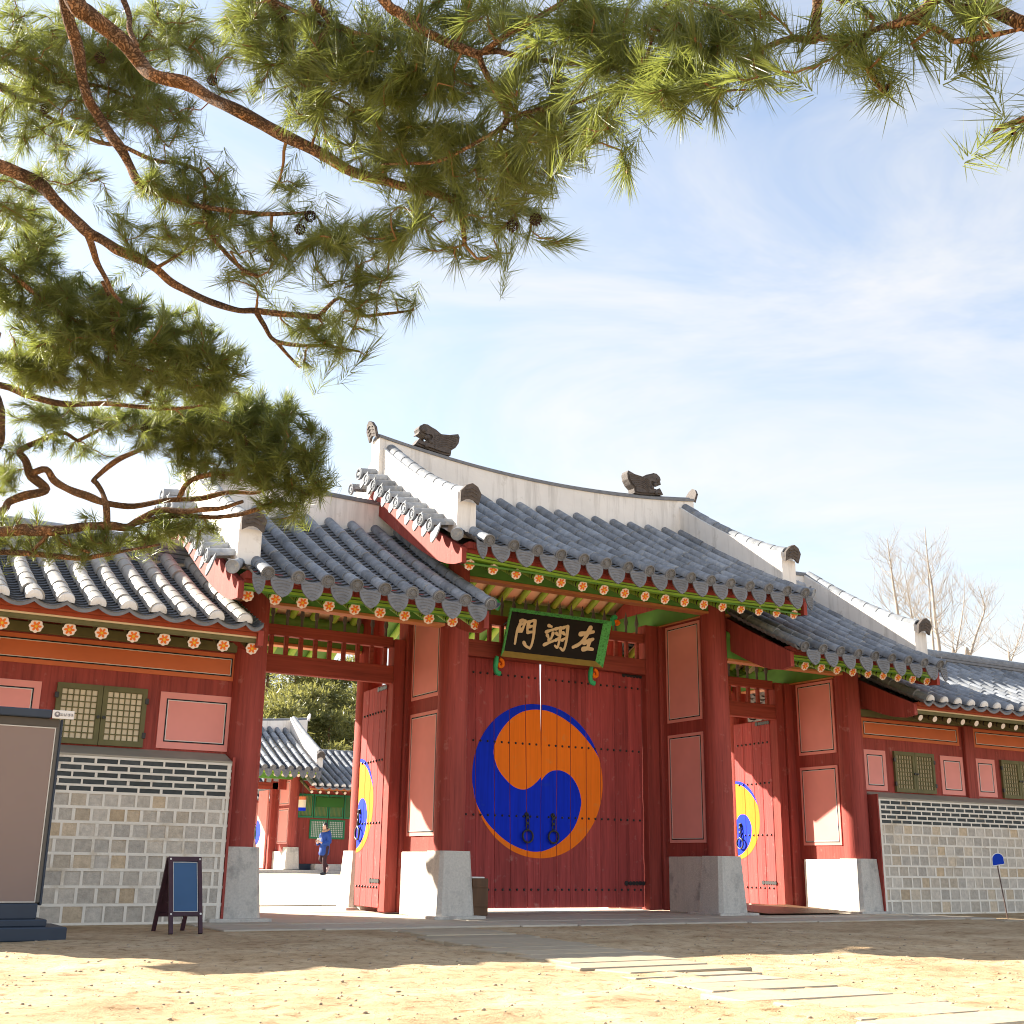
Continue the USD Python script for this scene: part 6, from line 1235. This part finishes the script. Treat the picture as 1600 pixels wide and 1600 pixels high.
obj('hair', solid(hr, .02, 3), M['hair'], pe, smooth=True)
trs = limb([((0, .07, .86), .10), ((.06, .08, .47), .075), ((.02, .08, .12), .058)])+limb([((0, -.07, .86), .10), ((.07, -.08, .48), .075), ((-.18, -.08, .28), .058)])
obj('trousers', solid(trs, .03, 5), M['trous'], pe, smooth=True)
for (ax_, az_, pit, mm, sy) in ((.03, .045, 0.0, 'shoed', .08), (-.235, .20, 1.0, 'shoe', -.08)):
    s_ = limb([((-.04, 0, 0), .042), ((.10, 0, -.01), .040), ((.15, 0, -.015), .026)]); t_ = solid(s_, .02, 3); t_.apply_transform(trimesh.transformations.rotation_matrix(pit, [0, 1, 0])); t_.apply_translation([ax_, sy, az_]); obj('shoe', t_, M[mm], pe, smooth=True)
lf = thing('leaflet', 'white leaflet held open in the hands of the person in blue', 'leaflet', loc=(3.60, 20.5, .375), rotz=198)
for s in (-1, 1): obj('page', MB().add(np.array([(.33, 0, .99), (.30, s*.10, .99), (.30-.05, s*.10, 1.14), (.33-.05, 0, 1.14), (.332, 0, .99), (.302, s*.10, .99), (.252, s*.10, 1.14), (.282, 0, 1.14)]), np.array([(0, 1, 2, 3), (7, 6, 5, 4), (0, 4, 5, 1), (1, 5, 6, 2), (2, 6, 7, 3), (3, 7, 4, 0)])), M['sticker'], lf)

# ---------------------------------------------------------------- hill with pines behind, bare trees on the right
hx = np.linspace(-60, 130, 60); hy = np.linspace(60, 150, 24); X, Y = np.meshgrid(hx, hy, indexing='ij')
Z = -1+13.0*np.clip((Y-57)/32, 0, 1)**.8*np.exp(-((X-16)/40.0)**2)+1.2*meshkit.fbm(np.stack([X*.06, Y*.06, 0*X], -1), 3)
i, j = np.meshgrid(np.arange(59), np.arange(23), indexing='ij'); n = 24
hill_z = lambda x, y: float(-1+13.0*np.clip((y-57)/32, 0, 1)**.8*np.exp(-((x-16)/40.0)**2)+1.2*meshkit.fbm(np.array([x*.06, y*.06, 0]), 3))
obj('hill', MB().add(np.stack([X, Y, Z], -1).reshape(-1, 3), np.stack([i*n+j, (i+1)*n+j, (i+1)*n+j+1, i*n+j+1], -1).reshape(-1, 4)), M['hill'], smooth=True, kind='structure', label='wooded hill behind the courtyard', category='hill')
M['hneedle'] = leaf_mat('hill_pine_foliage', (0.15, 0.165, 0.055), (0.30, 0.29, 0.08), .35, (0.20, 0.16, 0.05))
def hill_pine(seed, h, dry=False):
    r = np.random.default_rng(seed); t = thing('hill_pine')
    obj('trunk', MB().add(*tube([(0, 0, -.6), (.15, .05, h*.35), (.05, .1, h*.7), (.1, .05, h*.93)], [.22, .18, .11, .03], 8)), M['bark'], t, smooth=True)
    V, F, n = [], [], 0
    for k in range(34):
        z = h*r.uniform(.22, .98); rad = h*.30*math.sqrt(max(.05, 1-(z/h)**1.6))*r.uniform(.35, 1.0); ph = r.uniform(0, 6.28); c = np.array([rad*math.cos(ph), rad*math.sin(ph), z])
        for q in range(95):
            p = c+r.normal(0, 1, 3)*np.array([.42, .42, .24])*h/8; d = r.normal(0, 1, 3)+(p-c)*1.5+[0, 0, .6]; d /= np.linalg.norm(d); b = np.cross(d, r.normal(0, 1, 3)); b /= np.linalg.norm(b); L = .42*r.uniform(.6, 1.2)
            V.append(np.array([p-b*.05, p+b*.05, p+d*L+b*.03, p+d*L-b*.03])); F.append(np.array([(0, 1, 2), (0, 2, 3)])+n); n += 4
    obj('crown', (np.vstack(V), np.vstack(F)), M['hneedle'], t, kind=None); return t
spots = []
rr_ = np.random.default_rng(5)
for row, (yy_, nrow) in enumerate(((64, 8), (70, 9), (77, 9), (85, 10), (94, 11))):
    for k in range(nrow):
        tt = (k+.5)/nrow; x = 14+row*2.3+tt*(16+row*2.6)+rr_.uniform(-1, 1); y = yy_+rr_.uniform(-2.5, 2.5); dv_ = np.array([x, y, 6.])-CAM; u_ = 800+1858*np.dot(dv_, rt)/np.dot(dv_, fw)
        if 375 < u_ < 600: spots.append((x, y))     # only those in sight through the left bay
protos = [hill_pine(100+k, (7.5, 8.5, 6.8)[k]) for k in range(3)]
LBL = 'bushy pine in the wood on the hill seen through the left bay'
for k, (x, y) in enumerate(spots):
    if k < 3:
        UsdGeom.Xformable(protos[k]).AddTranslateOp().Set(Gf.Vec3d(x, y, hill_z(x, y))); tag(protos[k], LBL, 'pine tree', 'pines on the hill')
    else:
        s = protos[k % 3]; xf = UsdGeom.Xform.Define(stage, numbered('/World', 'hill_pine')); xf.AddTranslateOp().Set(Gf.Vec3d(x, y, hill_z(x, y))); xf.AddRotateZOp().Set(float(rr_.uniform(0, 360))); sc = rr_.uniform(.8, 1.15); xf.AddScaleOp().Set(Gf.Vec3f(sc, sc, sc))
        cp = xf.GetPrim()
        for ch in s.GetChildren():
            c_ = stage.DefinePrim(str(cp.GetPath())+'/'+ch.GetName()); c_.GetReferences().AddInternalReference(ch.GetPath())
        tag(cp, LBL, 'pine tree', 'pines on the hill')
M['bare'] = mat('bare_bark', (0.29, 0.255, 0.22), 0.9, 0.25, 4.0)
BL = ['tallest bare tree right of the gate roof, its thin top well above the others', 'slim bare stem close beside the tallest bare tree', 'leftmost bare tree above the right wing roof', 'small bare tree second from the left above the right wing roof', 'straight bare tree right of the tallest one', 'bare tree with a kinked trunk, next to the right edge', 'low bare tree at the right edge of the view']
for k, pts in enumerate(BARE):
    r = np.random.default_rng(40+k); t = thing('bare_tree', BL[k], 'tree')
    p = np.array(pts); g = p[0].copy(); g[2] = -.1; p = np.vstack([g, p]); c = bez(p, 6); n = len(c)
    rad = np.interp(np.arange(n), [0, n*.2, n-1], [.13, .085, .012])*(1.0 if k in (0, 2, 5) else .7)
    obj('trunk', MB().add(*tube(c, rad, 10)), M['bare'], t, smooth=True)
    tw = MB(); z0_ = 4.4
    def grow(p0, d, L, rad0, lev):
        m_ = 5; pts_ = [p0]; dd = d
        for q in range(m_):
            dd = dd+np.array([0, 0, .12])+r.normal(0, .10, 3); dd /= np.linalg.norm(dd); pts_.append(pts_[-1]+dd*L/m_)
        tw.add(*tube(pts_, np.linspace(rad0, rad0*.35, m_+1), 4, caps=False))
        if lev > 0:
            for q in range(1, m_+1):
                for _ in range(1):
                    e = dd+r.normal(0, .55, 3); e[2] += .2; grow(pts_[q], e/np.linalg.norm(e), L*r.uniform(.35, .6), rad0*.55, lev-1)
    for q in range(30 if k in (0, 2, 5) else 18):
        u = r.uniform(.28, .98); P0 = c[int(u*(n-1))]; ph = r.uniform(0, 6.28); e = np.array([math.cos(ph), math.sin(ph), .55]); L = (1.9*(1-u)+.55)*r.uniform(.8, 1.3); grow(P0, e/np.linalg.norm(e), L, .014*(1-u)+.007, 2)
    obj('branches', tw, M['bare'], t, smooth=True, kind='stuff')

# ---------------------------------------------------------------- small stones and needle litter on the sand
rp = np.random.default_rng(21); pb = MB(); base_ = trimesh.creation.icosphere(0, 1.0)
px_, py_ = rp.uniform(-13, 1, 2600), -2.8-9.5*rp.uniform(0, 1, 2600)**.8; pz = ground_z(px_, py_)
for x, y, z in zip(px_, py_, pz):
    s = .004+.010*rp.uniform()**3
    v = base_.vertices*np.array([s*rp.uniform(.8, 1.5), s*rp.uniform(.8, 1.5), s*.7])+[x, y, z+s*.3]; pb.add(v, base_.faces)
obj('pebbles', pb, mat('pebble_stone', (0.34, 0.27, 0.19), 0.9, 0.4, 9.0), smooth=True, kind='stuff', label='small pebbles strewn over the sand in front of the gate', category='gravel')
lt_ = MB(); n_ = 2600
cx_, cy_ = rp.uniform(-13, 0, n_), -3.2-9*rp.uniform(0, 1, n_); keep = meshkit.noise(np.stack([cx_*1.1, cy_*1.1, 0*cx_], 1), 33) > .42
for x, y in zip(cx_[keep], cy_[keep]):
    a, L = rp.uniform(0, 6.28), rp.uniform(.03, .08); d = np.array([math.cos(a), math.sin(a)])*L/2
    zz2 = ground_z(np.array([x-d[0], x+d[0]]), np.array([y-d[1], y+d[1]]))+.005; w = np.array([-d[1], d[0]])/L*.004
    lt_.add(np.array([(x-d[0]-w[0], y-d[1]-w[1], zz2[0]), (x-d[0]+w[0], y-d[1]+w[1], zz2[0]), (x+d[0]+w[0], y+d[1]+w[1], zz2[1]), (x+d[0]-w[0], y+d[1]-w[1], zz2[1])]), np.array([(0, 1, 2, 3)]))
obj('needle_litter', lt_, mat('dry_needles', (0.17, 0.09, 0.035), 0.9, 0.3, 9.0), kind='stuff', label='dry brown needle litter scattered on the sand', category='litter')
